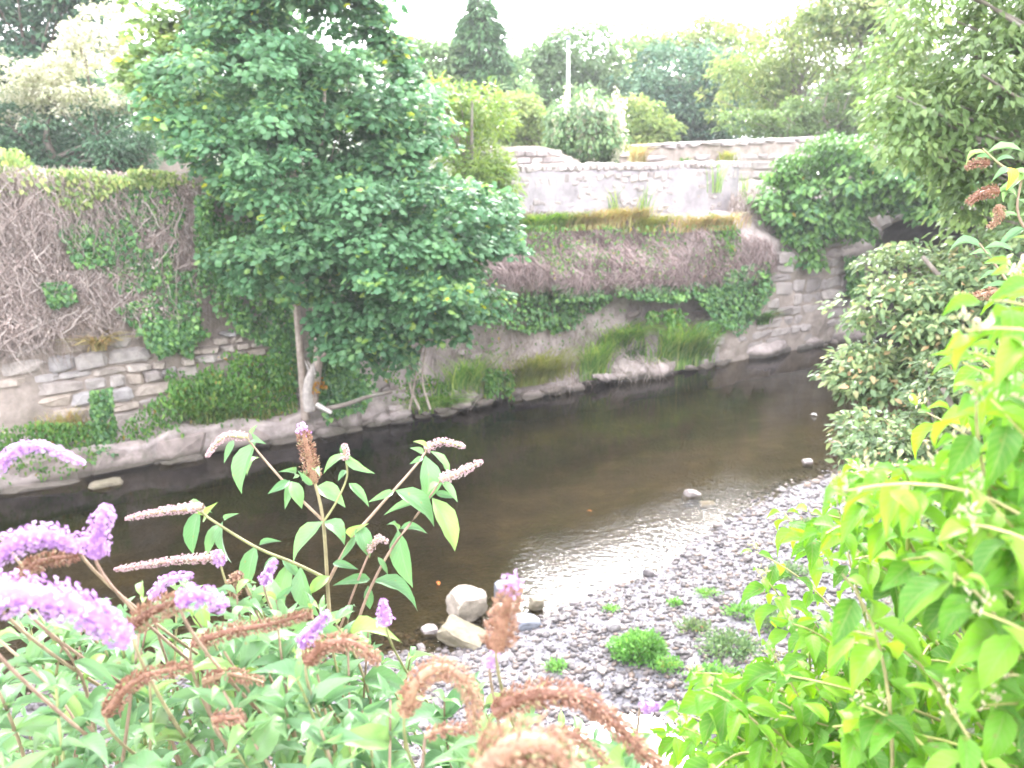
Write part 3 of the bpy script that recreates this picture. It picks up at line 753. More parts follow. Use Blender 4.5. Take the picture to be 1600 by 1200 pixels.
# ------------------------------------------------------------------ trees
def ellipsoids(spec, y):
    """spec: (px, py, rx_px, ry_px[, dy, depth_m]) seen at forward distance y -> centres and radii in metres."""
    out = []
    for s in spec:
        px, py, rx, ry = s[:4]; dy = s[4] if len(s) > 4 else 0.0
        c = at(px, py, y + dy); m = (y + dy) / FPX * 1.03
        dep = s[5] if len(s) > 5 else (rx + ry) / 2 * m
        out.append((c, np.array([rx * m, dep, ry * m])))
    return out
def crown(ells, clump_r, n_clumps, per, size, tpl=L_SIMPLE, seed=0, flat=.62, droop=.35, shell=.5, gaps=-.35, size_var=.35, up=.55):
    """Leaf clumps through the volume of a union of ellipsoids; returns Acc and clump centres."""
    r = np.random.default_rng(seed); acc = Acc()
    vol = np.array([e[1].prod() ** (2 / 3) for e in ells]); vol = vol / vol.sum()
    C = []; Nrm = []
    for (c, R), w in zip(ells, vol):
        n = max(3, int(n_clumps * w))
        d = rdir(n * 3, r); rad = shell + (1 - shell) * r.random(n * 3) ** .6
        p = c + d * R * rad[:, None] * (1 + .12 * vnoise(d * 2.5 + seed, seed)[:, None])
        ok = fbm(p / (clump_r * 3.2), 2, seed + 5) > gaps
        p = p[ok][:n]; d = d[ok][:n]
        C.append(p); Nrm.append(d)
    C = np.concatenate(C); Nrm = np.concatenate(Nrm)
    nc = len(C); cr = clump_r * r.uniform(.6, 1.35, nc)
    idx = np.repeat(np.arange(nc), per)
    m = len(idx)
    d = rdir(m, r); d[:, 2] = np.where(d[:, 2] < -.25, -d[:, 2] * .7, d[:, 2])
    d = norm(d + .35 * Nrm[idx])
    p = C[idx] + d * np.array([1, 1, flat]) * (cr[idx] * r.uniform(.55, 1.08, m))[:, None]
    out = norm(d * np.array([1, 1, .3]) + .2 * r.normal(size=(m, 3)))
    ld = norm(out + np.array([0, 0, -droop]) + .35 * r.normal(size=(m, 3)))
    ln = norm(d * .6 + np.array([0, 0, up]) + .35 * r.normal(size=(m, 3)))
    ct = r.random(nc)
    tint = np.clip(.5 * ct[idx] + .5 * r.random(m), 0, .999)
    scatter(acc, tpl, p, ld, ln, size * r.uniform(1 - size_var, 1 + size_var, m), tint)
    return acc, C
def limb_tubes(acc, trunk, C, n, r0, seed, rmin=.012, sides=5, k=9):
    """Limbs leaving the trunk polyline towards clump centres."""
    r = np.random.default_rng(seed); pick = r.choice(len(C), min(n, len(C)), replace=False)
    P = []; R = []
    for c in C[pick]:
        t = trunk[:, 2]; zt = np.interp(r.uniform(.15, .6), [0, 1], [t[0], min(c[2], t[-1])])
        i = np.argmin(np.abs(t - zt)); s = trunk[i]
        mid = s * .45 + c * .55 + np.array([0, 0, .25 * abs(c[2] - s[2]) * r.uniform(-.2, .7)]) + r.normal(size=3) * .1
        P.append(bez(s, mid, c, k)); rr = r0 * r.uniform(.35, 1) * (.5 + .5 * (1 - i / len(trunk)))
        R.append(np.linspace(rr, rmin, k))
    tubes(acc, np.array(P), np.array(R), sides, .4)
def make_tree(name, label, cat, ells, y, base, leafmat, barkmat=BARK, clump_r=.5, n_clumps=150, per=40, size=.16, seed=0, tr=.16, limbs=24, lean=None, group=None, crown_name='crown', **kw):
    base = np.asarray(base, float)
    o = thing(name, label, cat, base, group)
    acc, C = crown(ells, clump_r, n_clumps, per, size, seed=seed, **kw)
    link(crown_name, acc.mesh(crown_name, False, base), leafmat, o, kind='stuff')
    top = np.array([e[0] for e in ells]); tz = max(e[0][2] + e[1][2] * .5 for e in ells); cx = top.mean(0)
    tip = np.array([cx[0], cx[1], tz]) if lean is None else np.asarray(lean)
    tk = spline([base - [0, 0, .2], base * .6 + tip * .4 + RNG.normal(size=3) * [.12, .12, 0], base * .3 + tip * .7 + RNG.normal(size=3) * [.15, .15, 0], tip], 18)
    ta = Acc(); tubes(ta, tk, np.linspace(tr, .02, 18), 8, .5)
    limb_tubes(ta, tk, C, limbs, tr * .5, seed + 1)
    link('trunk', ta.mesh('trunk', True, base), barkmat, o)
    return o
def gz(px, y, z=4.68):
    p = at(px, 250, y); return np.array([p[0], p[1], z])

# the big sycamore on the far bank
SY = 16.0
sb = W(5.15, .35, .45)
syc = thing('sycamore_tree', 'big dense sycamore with several stems leaning over the river', 'tree', sb)
se = ellipsoids([(480, 300, 175, 130, -.6, 1.7), (395, 150, 140, 110, 0, 1.6), (560, 190, 110, 110, .2, 1.5), (630, 330, 135, 110, -.7, 1.6), (695, 445, 110, 58, -.9, 1.2), (590, 460, 110, 60, -1.1, 1.2),
                 (430, 400, 80, 60, -1.0, 1.0), (345, 250, 70, 75, -.2, 1.2), (500, 60, 100, 80, .6, 1.4), (640, 470, 90, 45, -1.2, 1), (765, 462, 50, 26, -1.2, .5), (450, -30, 90, 60, .6, 1.2), (730, 360, 80, 60, -.3, 1), (330, 330, 50, 50, -.3, .8), (560, 520, 60, 45, -.9, .7), (540, 380, 120, 80, -1.3, .8), (470, 420, 70, 60, -1.2, .6), (600, 545, 45, 35, -.6, .5), (660, 510, 70, 35, -.9, .6)], SY)
acc, C = crown(se, .42, 640, 98, .105, L_MAPLE, seed=3, flat=.72, droop=.6, shell=.4, gaps=-.12, up=.6, size_var=.45)
dz = ellipsoids([(585, 90, 45, 70, .6, .6), (545, 20, 60, 60, .6, .7), (350, 10, 90, 60, .3, 1), (625, 170, 45, 60, .3, .7), (540, 530, 45, 35, -.8, .5), (470, 440, 40, 40, -1.2, .5)], SY)
acc2, C2 = crown(dz, .26, 110, 40, .11, L_MAPLE, seed=8, flat=.7, droop=.4, shell=.2, gaps=-.2)
acc.V += acc2.V; acc.F += [f + acc.n for f in acc2.F]; acc.T += acc2.T; acc.n += acc2.n
acc2, C3 = crown(ellipsoids([(560, 450, 80, 48, -.7, .9), (640, 425, 80, 55, -.5, .9), (525, 500, 38, 42, -.7, .5), (420, 415, 60, 40, -.8, .7), (670, 480, 80, 36, -.8, .7)], SY), .36, 110, 90, .105, L_MAPLE, seed=14, flat=.7, droop=.6, shell=.4, gaps=-.6)
acc.V += acc2.V; acc.F += [f + acc.n for f in acc2.F]; acc.T += acc2.T; acc.n += acc2.n
link('crown', acc.mesh('crown', False, sb), SYC, syc, kind='stuff')
ta = Acc(); C = np.concatenate([C, C2])
stems = [([(478, 655), (470, 560), (462, 470), (450, 380), (430, 280), (410, 200)], .085), ([(487, 640), (498, 540), (490, 430), (492, 380), (500, 250), (508, 140)], .1),
         ([(492, 420), (520, 380), (560, 300), (590, 220)], .06), ([(490, 430), (470, 370), (440, 300), (380, 230)], .045),
         ([(495, 560), (560, 520), (640, 470), (720, 440), (790, 462)], .05), ([(655, 640), (640, 590), (665, 520), (640, 440)], .028), ([(672, 640), (660, 590), (672, 510), (690, 450)], .024), ([(640, 640), (650, 585), (662, 500), (670, 430)], .02)]
for pts, r0 in stems:
    P = spline([at(x, y, SY + .25 - .0012 * max(0, 640 - y)) for x, y in pts], 26)
    tubes(ta, P, np.linspace(r0, r0 * .25, 26), 8, .5)
    sel = C[np.argsort(((C - P[-1]) ** 2).sum(1))[:26]]
    limb_tubes(ta, P, sel, 7, r0 * .25, int(r0 * 1e4), .006)
link('trunk', ta.mesh('trunk', True, sb), BARKPALE, syc)
# broken stump and driftwood at its foot
st = Acc(); p0 = at(484, 640, 15.75); tubes(st, spline([p0, at(480, 610, 15.7), at(490, 572, 15.75)], 8), [.11, .1, .095, .09, .085, .09, .07, .03], 7, .8)
for q in range(7): tubes(st, spline([at(486 + random.uniform(-8, 8), 585, 15.72), at(488 + random.uniform(-14, 12), 555 + random.uniform(0, 18), 15.72)], 4), [.03, .024, .016, .005], 4, .9)
BONE = mat_stone('bleached_wood', [(0, (.4, .36, .33)), (1, (.55, .5, .47))], scale=14, bump=.5)
link('broken_stump', st.mesh('broken_stump', True), BONE, None, 'bleached broken stump at the foot of the big sycamore', 'stump')
st = Acc(); tubes(st, spline([at(505, 640, 15.5), at(540, 632, 15.6), at(575, 620, 15.9), at(612, 612, 16.2)], 12), np.linspace(.05, .03, 12), 6, .3)
link('driftwood', st.mesh('driftwood', True), BARK, None, 'long grey dead branch lying along the water under the sycamore', 'branch')
st = Acc(); tubes(st, spline([at(495, 632, 15.4), at(505, 638, 15.35), at(518, 645, 15.3)], 8), np.linspace(.05, .035, 8), 6, .9)
link('driftwood', st.mesh('driftwood', True), BONE, None, 'short pale branch stub beside the broken stump', 'branch')

make_tree('light_green_tree', 'light green tree rising behind the left side of the sycamore', 'tree', ellipsoids([(290, 110, 75, 80), (250, 150, 50, 60), (370, 40, 90, 60), (300, 30, 80, 50), (330, 180, 60, 50)], 19.5), 19.5, gz(300, 19.5), SYC_YOUNG, clump_r=.35, n_clumps=190, per=36, size=.15, seed=21, tpl=L_MAPLE, gaps=-.3)
make_tree('tall_dark_tree', 'tall dark tree in the top left corner', 'tree', ellipsoids([(50, 50, 90, 80), (130, 30, 70, 60), (-40, 110, 90, 90), (20, -60, 160, 80), (110, 110, 50, 40)], 27), 27, gz(40, 27), DARK, clump_r=.7, n_clumps=310, per=50, size=.22, seed=22, gaps=-0.45, tpl=L_QUAD)
make_tree('flowering_climber', 'cream flowering climber draped over the dark bushes at top left', 'climber', ellipsoids([(25, 125, 75, 50), (100, 125, 60, 42), (180, 75, 60, 50), (205, 125, 40, 50), (10, 165, 50, 28), (140, 150, 55, 28), (235, 100, 40, 60)], 22.5), 22.5, gz(150, 23.5), CREAM, clump_r=.3, n_clumps=210, per=70, size=.1, seed=23, tpl=L_QUAD, crown_name='blossom', flat=.9, gaps=-.02, limbs=8, tr=.05)
make_tree('evergreen_bush', 'dark rounded evergreen bush under the cream climber', 'bush', ellipsoids([(105, 205, 75, 48), (40, 205, 70, 52), (180, 215, 60, 45), (-30, 220, 60, 50), (60, 242, 60, 28), (140, 242, 60, 28), (205, 240, 45, 26), (-20, 245, 50, 28)], 23.0), 23.0, gz(105, 23.0), DARK, clump_r=.5, n_clumps=190, per=80, size=.13, seed=24, gaps=-.15, tpl=L_QUAD)
make_tree('willow_shrub', 'yellow green willowy shrub at the right shoulder of the sycamore', 'shrub', ellipsoids([(740, 220, 48, 85), (770, 285, 32, 45), (700, 190, 45, 60), (745, 300, 45, 40)], 19.4), 19.4, at(735, 345, 19.4), WILLOW, clump_r=.3, n_clumps=170, per=40, size=.17, seed=25, tpl=L_LONG, flat=1.0, droop=.2, gaps=-.35, tr=.06)
make_tree('pale_tree', 'pale green round tree behind the top right of the sycamore', 'tree', ellipsoids([(655, 118, 60, 48), (700, 150, 50, 55), (620, 100, 35, 35), (790, 160, 40, 50)], 36), 36, gz(655, 36), MID, clump_r=.7, n_clumps=155, per=45, size=.24, seed=26, tpl=L_QUAD)
make_tree('spreading_tree', 'broad pale green tree behind the white pole', 'tree', ellipsoids([(905, 95, 65, 50), (850, 130, 50, 60), (965, 150, 45, 55), (900, 170, 80, 50), (835, 200, 40, 40)], 46), 46, gz(900, 46), MID, clump_r=.9, n_clumps=263, per=45, size=.3, seed=27, tpl=L_QUAD)
make_tree('drooping_bush', 'bushy green shrub with drooping pale tassels behind the rendered wall', 'bush', ellipsoids([(912, 205, 50, 52), (940, 225, 38, 32), (885, 225, 30, 30)], 26), 26, gz(915, 26), MID, clump_r=.35, n_clumps=186, per=46, size=.16, seed=28, flat=1.0, droop=1.0)
make_tree('oak_tree', 'dark rounded tree right of the white pole', 'tree', ellipsoids([(1065, 140, 85, 58), (1020, 175, 45, 45), (1110, 175, 60, 45), (1070, 190, 80, 40)], 44), 44, gz(1065, 44), DARK, clump_r=.9, n_clumps=279, per=48, size=.28, seed=29, gaps=-0.60, tpl=L_QUAD)
make_tree('crown_tip_tree', 'light treetop showing above the dark rounded tree', 'tree', ellipsoids([(1085, 70, 60, 30), (1040, 90, 50, 40), (1140, 100, 50, 55), (1000, 110, 40, 40)], 52), 52, gz(1085, 52), OLIVE, clump_r=.9, n_clumps=139, per=45, size=.3, seed=30, tpl=L_QUAD)
make_tree('ash_tree', 'tall feathery pale tree with thin stems above the approach wall', 'tree', ellipsoids([(1195, 80, 55, 70), (1250, 60, 60, 80), (1300, 90, 60, 90), (1170, 150, 60, 45), (1250, 165, 70, 40), (1330, 160, 50, 50), (1215, 10, 60, 40)], 34), 34, gz(1240, 34), OLIVE, clump_r=.55, n_clumps=356, per=34, size=.24, seed=31, tpl=L_QUADLONG, flat=1.1, droop=.6, gaps=-0.27, limbs=50)
make_tree('ash_tree', 'second tall feathery tree, right of the thin stemmed one', 'tree', ellipsoids([(1370, 60, 60, 70), (1340, 20, 70, 40), (1400, 130, 60, 60)], 31), 31, gz(1370, 31), OLIVE, clump_r=.5, n_clumps=217, per=36, size=.22, seed=32, gaps=-0.30, limbs=40)
make_tree('hedge_bush', 'low green bushes along the foot of the feathery tree', 'bush', ellipsoids([(1175, 198, 40, 18), (1225, 185, 40, 32), (1290, 196, 45, 22), (1340, 172, 50, 48), (1420, 185, 50, 35)], 29), 29, gz(1290, 29), WARM, clump_r=.4, n_clumps=150, per=44, size=.17, seed=33, gaps=-0.75, tr=.08, tpl=L_QUAD)
make_tree('hazel_bush', 'pale bushes behind the willowy shrub and rendered wall', 'bush', ellipsoids([(830, 215, 45, 30), (800, 190, 40, 40), (1000, 215, 50, 30), (985, 190, 40, 30)], 33), 33, gz(860, 33), OLIVE, clump_r=.45, n_clumps=201, per=44, size=.19, seed=34, gaps=-0.65, tr=.08, tpl=L_QUAD)

# conifer: tiers of drooping sprays
cb = gz(755, 36); con = thing('conifer', 'tall pointed conifer against the white sky', 'tree', cb)
apex = at(750, -8, 36); acc = Acc(); r = np.random.default_rng(50); ca = Acc()
tubes(ca, spline([cb, cb * .5 + apex * .5, apex], 14), np.linspace(.22, .03, 14), 7, .5)
H0 = at(755, 215, 36)[2]
for k in range(240):
    f = ((k + r.random()) / 240) ** .75; z = apex[2] - f * (apex[2] - H0); L = .15 + 2.1 * f ** .7 * (1 - .25 * max(0, f - .8) * 3) * r.uniform(.6, 1.15); an = r.uniform(0, 6.283)
    s = np.array([apex[0] * (1 - f) + cb[0] * f, apex[1] * (1 - f) + cb[1] * f, z]); dd = np.array([math.cos(an), math.sin(an), 0])
    P = bez(s, s + dd * L * .6 + [0, 0, .25 * L], s + dd * L + [0, 0, -.12 * L], 7); tubes(ca, P, np.linspace(.03, .008, 7), 4, .4)
    m = int(40 + 110 * f); t = r.uniform(.15, 1.02, m)
    pos = np.stack([np.interp(t, np.linspace(0, 1, 7), P[:, q]) for q in range(3)], -1)
    sidev = np.array([-dd[1], dd[0], 0]); off = r.normal(0, .28, m) * (1.1 - t * .6)
    pos += sidev * off[:, None] * min(1, L) + np.array([0, 0, 1]) * r.normal(-.03, .07, m)[:, None]
    scatter(acc, L_QUADLONG, pos, dd + sidev * np.sign(off)[:, None] * .7 + np.array([0, 0, -.5]) + .3 * r.normal(size=(m, 3)), np.array([0, 0, 1.]) + .3 * r.normal(size=(m, 3)), .3 * r.uniform(.6, 1.2, m), r.random(m))
link('crown', acc.mesh('crown', False, cb), CONIF, con, kind='stuff'); link('trunk', ca.mesh('trunk', True, cb), BARKDARK, con)

# pale tassels of the drooping bush
ta = Acc(); r = np.random.default_rng(51)
P = []
for k in range(26):
    p = at(r.uniform(860, 975), r.uniform(135, 215), 25.3); L = r.uniform(.3, .9)
    P.append(np.array([p + [0, 0, -L * t] + r.normal(size=3) * .02 for t in np.linspace(0, 1, 5)]))
P = np.array(P); m_ = P.reshape(-1, 3); m_ = np.repeat(m_, 9, 0) + r.normal(size=(len(m_) * 9, 3)) * [.05, .05, .08]
scatter(ta, L_QUAD, m_, np.array([0, 0, -1.]) + .5 * r.normal(size=(len(m_), 3)), rdir(len(m_), r), np.full(len(m_), .11), r.random(len(m_)))
link('tassels', ta.mesh('tassels', False, gz(915, 26)), CREAM, bpy.data.objects['drooping_bush'], kind='stuff')

# far woodland closing the view
wa = Acc()
for k in range(16):
    px = -150 + k * 125; y = 75 + 8 * math.sin(k * 2.3)
    e = ellipsoids([(px, 165, 90, 62), (px + 50, 185, 80, 45)], y)
    ac, _ = crown(e, 1.6, 70, 40, .55, L_QUAD, 300 + k, gaps=-.6)
    wa.V += ac.V; wa.F += [f + wa.n for f in ac.F]; wa.T += ac.T; wa.n += ac.n
wd = link('far_woodland', wa.mesh('far_woodland'), MID, kind='stuff'); wd['label'] = 'hazy mass of distant trees behind everything'; wd['category'] = 'woodland'

# lamp pole
pb = gz(888, 30); pole = thing('lamp_pole', 'thin white pole rising above the bushes', 'pole', pb)
top = at(888, 62, 30); a = Acc(); tubes(a, spline([pb, top], 6), np.linspace(.075, .045, 6), 10, .5)
link('shaft', a.mesh('shaft', True, pb), mat_stone('white_paint', [(0, (.72, .71, .7)), (1, (.76, .75, .74))], scale=2, bump=.05, rough=.5), pole)
a = Acc(); tubes(a, spline([top - [0, 0, .02], top + [0, 0, .12]], 5), [.05, .07, .07, .06, .01], 10, .5)
link('cap', a.mesh('cap', True, pb), SLATE, pole)

# near tree hanging in from the right
tb = np.array([8.6, 8.4, 3.4])
make_tree('overhanging_tree', 'near tree with hanging leafy branches filling the upper right corner', 'tree', ellipsoids([(1470, 130, 110, 95, 0, 1.1), (1570, 120, 90, 140, 0, 1.1), (1560, 260, 90, 75, -.3, .9), (1440, 220, 75, 52, -.2, .8), (1560, 340, 70, 60, -.2, .7), (1400, 190, 45, 60, .3, .6), (1540, -10, 120, 60, .3, 1), (1650, 150, 80, 200, 0, 1.2)], 9.6), 9.6, tb, WARM, clump_r=.24, n_clumps=430, per=34, size=.1, seed=41, gaps=-.18, flat=.9, droop=.8, shell=.3, limbs=70, tr=.14, lean=at(1600, -60, 9.6))
# ------------------------------------------------------------------ growth on the far bank
def wall_points(poly, n, v, out=(.02, .2), r=RNG):
    q = poly_sample(poly, n, r)
    vs = v - r.uniform(out[0], out[1], n)
    P = np.array([onv(x, y, vv) for (x, y), vv in zip(q, vs)])
    return P
RN3 = np.array([RN[0], RN[1], 0.0]); RU3 = np.array([RU[0], RU[1], 0.0])
def hanging_stems(acc, poly, n, v, lmin, lmax, r_, seed, out=(.0, .22), wig=.05, slope=0.0, sides=3, k=8, swing=.25, bank_=False, dens=0.0):
    r = np.random.default_rng(seed); S = wall_points(poly, n * (2 if dens else 1), v, out, r)
    if dens: S = S[np.argsort(-fbm(S * 1.5, 3, seed + 1) * dens + r.normal(0, .5, len(S)))[:n]]
    L = r.uniform(lmin, lmax, n); t = np.linspace(0, 1, k)
    side = np.cumsum(r.normal(0, wig, (n, k)), 1) + r.normal(0, swing, (n, 1)) * t * L[:, None]
    inn = np.cumsum(r.normal(0, wig * .6, (n, k)), 1) * .6 - .04 * np.sin(t * 3.1)
    P = S[:, None] + RU3 * side[..., None] + RN3 * (inn - slope * t * L[:, None])[..., None]
    P[..., 2] -= t * L[:, None]
    if bank_:
        uu_, vv_ = uv_of(P); off = r.uniform(.0, .12, (n, 1)) + .02; vt = vsurf(uu_, P[..., 2]); vt = np.minimum(vt, vv_[:, :1] + .6)
        vt = np.minimum.accumulate(vt, axis=1)
        P = W(uu_, vt - off, P[..., 2])
    R = r_ * r.uniform(.5, 1.3, (n, 1)) * np.linspace(1, .45, k)
    tubes(acc, P, R, sides, r.random(n))
def wall_leaves(acc, poly, n, v, size, seed, tpl=L_IVY, out=(.03, .25), clump=0.0, face=1.0, density=None):
    r = np.random.default_rng(seed); P = wall_points(poly, int(n * 1.8), v, out, r)
    g = fbm(P * 1.8, 3, seed); P = P[np.argsort(-g + r.normal(0, .35, len(P)))[:n]]
    P = P - RN3 * (np.maximum(0, fbm(P * 2.2, 2, seed + 3)) * clump)[:, None]
    m = len(P)
    nr = norm(-RN3 * face + np.array([0, 0, .55]) + .45 * r.normal(size=(m, 3)))
    d = norm(np.array([0, 0, -1.0]) - RN3 * .35 + .55 * r.normal(size=(m, 3)))
    scatter(acc, tpl, P, d, nr, size * r.uniform(.6, 1.35, m), r.random(m))
def patch(name, label, cat, mat, fills, group=None, stems=None):
    o = thing(name, label, cat, (0, 0, 0), group); a = Acc()
    for f in fills: wall_leaves(a, **f)
    c = np.concatenate(a.V).mean(0); o.location = Vector(c)
    link('leaves', a.mesh('leaves', False, c), mat, o, kind='stuff')
    if stems:
        s = Acc(); hanging_stems(s, **stems); link('stems', s.mesh('stems', False, c), STEMDRY, o, kind='stuff')
    return o
# dead ivy on the left wall
dead = thing('dead_ivy', 'tangled mat of dead pinkish brown ivy stems hanging on the left wall', 'dead climber', W(1, .9, 3))
a = Acc(); o_ = W(1, .9, 3)
DP = [(-60, 265), (120, 262), (285, 272), (335, 300), (345, 420), (330, 470), (250, 500), (180, 480), (120, 510), (40, 520), (-60, 530)]
hanging_stems(a, DP, 3400, .93, .2, .8, .008, 60, (.0, .26), .05, swing=.3, k=6, dens=.7)
hanging_stems(a, DP, 2600, .93, .15, .5, .0075, 160, (.0, .3), .06, swing=1.1, k=5, dens=.7)
hanging_stems(a, [(-60, 268), (100, 265), (300, 285), (320, 330), (-60, 340)], 45, .95, .6, 1.5, .015, 163, (.0, .12), .05, swing=.3, sides=5, k=12)
hanging_stems(a, [(-60, 268), (100, 265), (300, 285), (330, 400), (100, 430), (-60, 430)], 420, .9, .4, 1.3, .011, 61, (.02, .35), .06, swing=.3)
hanging_stems(a, [(-60, 255), (120, 258), (200, 275), (150, 330), (-60, 340)], 1500, .8, .3, .8, .008, 62, (.0, .4), .05, swing=.35)
link('stems', a.mesh('stems', False, o_), STEMDRY, dead, kind='stuff')
a = Acc(); wall_leaves(a, DP, 5200, .9, .06, 161, L_QUAD, (0, .3), .1)
link('dead_leaves', a.mesh('dead_leaves', False, o_), mat_leaf('dead_leaf', [(0, (.22, .17, .14)), (.5, (.38, .3, .27)), (1, (.5, .42, .38))], trans=.2), dead, kind='stuff')
ivp = [('ivy', 'patchy green ivy among the dead stems on the left wall', [dict(poly=[(120, 275), (270, 280), (290, 330), (260, 440), (190, 460), (100, 350)], n=2600, v=.85, size=.085, seed=70), dict(poly=[(180, 480), (300, 440), (330, 520), (250, 560)], n=1500, v=.85, size=.085, seed=71), dict(poly=[(60, 290), (180, 290), (230, 400), (120, 420)], n=900, v=.7, size=.08, seed=171), dict(poly=[(230, 420), (330, 420), (300, 560), (220, 520)], n=900, v=.8, size=.08, seed=172)]),
       ('ivy', 'dark ivy curtain on the wall just left of the sycamore trunk', [dict(poly=[(300, 300), (460, 330), (465, 600), (420, 590), (420, 540), (350, 510), (310, 440)], n=5200, v=.78, size=.08, seed=72, out=(0, .35), clump=.2)]),
       ('ivy', 'small ivy tuft standing out from the dead stems at far left', [dict(poly=[(65, 440), (110, 440), (120, 470), (80, 478)], n=300, v=.75, size=.09, seed=73, clump=.2)]),
       ('ivy', 'ivy trailing over the footing in the middle of the left bank', [dict(poly=[(140, 610), (175, 605), (185, 720), (150, 720)], n=800, v=.15, size=.075, seed=75, out=(-.3, .15))]),
       ]
for nm, lb, fl in ivp: patch(nm, lb, 'ivy', IVY, fl, 'ivy on the far bank')
patch('bramble', 'yellow green bramble growing over the top left wall', 'bramble', OLIVE, [dict(poly=[(-60, 225), (30, 232), (60, 262), (130, 262), (210, 275), (120, 330), (60, 300), (-60, 310)], n=2600, v=.75, size=.1, seed=76, out=(-.3, .45), tpl=L_SIMPLE, clump=.3), dict(poly=[(200, 262), (330, 268), (330, 285), (200, 290)], n=900, v=.8, size=.085, seed=77, tpl=L_SIMPLE)])
patch('ground_cover', 'bright green leafy ground cover along the ledge under the left wall', 'ground cover', COVER, [
    dict(poly=[(-60, 680), (60, 655), (200, 655), (260, 600), (330, 570), (460, 600), (465, 650), (330, 665), (200, 690), (60, 700), (-60, 730)], n=5200, v=.55, size=.085, seed=78, out=(-.3, .5), tpl=L_SIMPLE, face=.4, clump=.25),
    dict(poly=[(250, 580), (330, 545), (460, 560), (465, 640), (300, 655)], n=2600, v=.75, size=.085, seed=79, out=(0, .3), tpl=L_SIMPLE, clump=.2),
    dict(poly=[(-40, 690), (150, 690), (150, 720), (60, 765), (-40, 770)], n=1400, v=.12, size=.07, seed=80, out=(-.1, .2), tpl=L_SIMPLE)])
patch('ivy_bush', 'glossy green ivy bush at the water edge beside the sycamore trunk', 'ivy', IVY, [dict(poly=[(485, 500), (560, 510), (590, 580), (570, 640), (500, 650), (482, 600)], n=2600, v=.1, size=.095, seed=81, out=(-.35, .25), clump=.35)])
patch('ivy', 'green shoots hanging over the water below the ivy bush', 'ivy', COVER, [dict(poly=[(600, 570), (640, 570), (700, 600), (690, 640), (600, 625)], n=500, v=.1, size=.08, seed=82, tpl=L_SIMPLE, out=(-.2, .15))])
# the dry bank on the right
dry = thing('dead_bracken', 'brown dead stems hanging down the bank below the rendered wall', 'dead plants', W(13, .3, 3))
a = Acc(); o_ = W(13, .3, 3)
hanging_stems(a, [(690, 330), (830, 330), (1130, 340), (1195, 375), (1190, 425), (1040, 435), (880, 430), (690, 425)], 7000, .3, .15, .5, .0095, 63, (-.1, .1), .04, swing=.45, bank_=True, k=5, dens=.5)
hanging_stems(a, [(860, 425), (1170, 408), (1190, 425), (1050, 440), (860, 440)], 1100, .02, .12, .35, .008, 65, (-.05, .14), .04, swing=.25)
link('stems', a.mesh('stems', False, o_), STEMBROWN, dry, kind='stuff')
dd = thing('dead_ivy', 'clump of dead pinkish stems on the approach wall beside the bridge ivy', 'dead climber', W(17.5, 1, 4)); a = Acc(); hanging_stems(a, [(1140, 300), (1190, 290), (1200, 370), (1150, 380)], 520, 1.0, .3, .8, .011, 66, (.0, .4), .05)
link('stems', a.mesh('stems', False, W(17.5, 1, 4)), STEMDRY, dd, kind='stuff')
patch('ivy', 'fringe of dark ivy hanging from the overhang of the dry bank', 'ivy', IVY, [dict(poly=[(860, 435), (950, 440), (1060, 445), (1160, 425), (1180, 430), (1150, 460), (1060, 470), (960, 462), (870, 470)], n=2600, v=.15, size=.1, seed=83, out=(-.1, .2), clump=.1), dict(poly=[(1070, 440), (1200, 405), (1205, 450), (1185, 490), (1150, 525), (1110, 490)], n=3200, v=.15, size=.095, seed=84, out=(-.2, .3), clump=.15), dict(poly=[(1090, 505), (1150, 490), (1150, 515), (1090, 530)], n=500, v=.1, size=.09, seed=184, out=(-.1, .2)),
    dict(poly=[(680, 430), (880, 450), (890, 500), (830, 520), (760, 500), (690, 500)], n=1900, v=.4, size=.09, seed=85, out=(-.2, .25)), dict(poly=[(880, 455), (960, 462), (900, 510), (860, 520)], n=900, v=.6, size=.09, seed=86, out=(-.1, .25))], 'ivy on the far bank')
patch('ivy', 'green creeper strands at the right end of the dry bank', 'ivy', COVER, [dict(poly=[(1110, 330), (1190, 370), (1190, 420), (1130, 420)], n=900, v=.4, size=.1, seed=87, out=(-.4, .2)), dict(poly=[(800, 350), (1150, 350), (1150, 435), (860, 435)], n=1300, v=.02, size=.07, seed=88, out=(-.1, .2), tpl=L_SIMPLE)], 'ivy on the far bank')
rt = thing('hanging_roots', 'pale roots and dry stalks trailing down the rock face under the overhang', 'roots', W(12, .4, 1.5)); a = Acc()
hanging_stems(a, [(690, 470), (880, 470), (1060, 460), (1110, 500), (1000, 560), (690, 600)], 700, .5, .2, .8, .008, 165, (-.05, .1), .05, swing=.4, bank_=True, dens=.8, k=6)
link('stalks', a.mesh('stalks', False, W(12, .4, 1.5)), STEMDRY, rt, kind='stuff')
patch('creeper', 'green creeper leaves scattered over the rock face under the overhang', 'creeper', COVER, [dict(poly=[(690, 500), (900, 480), (1000, 480), (1000, 560), (900, 590), (690, 620)], n=300, v=.3, size=.075, seed=186, out=(-.25, .1), tpl=L_SIMPLE, clump=.2)])
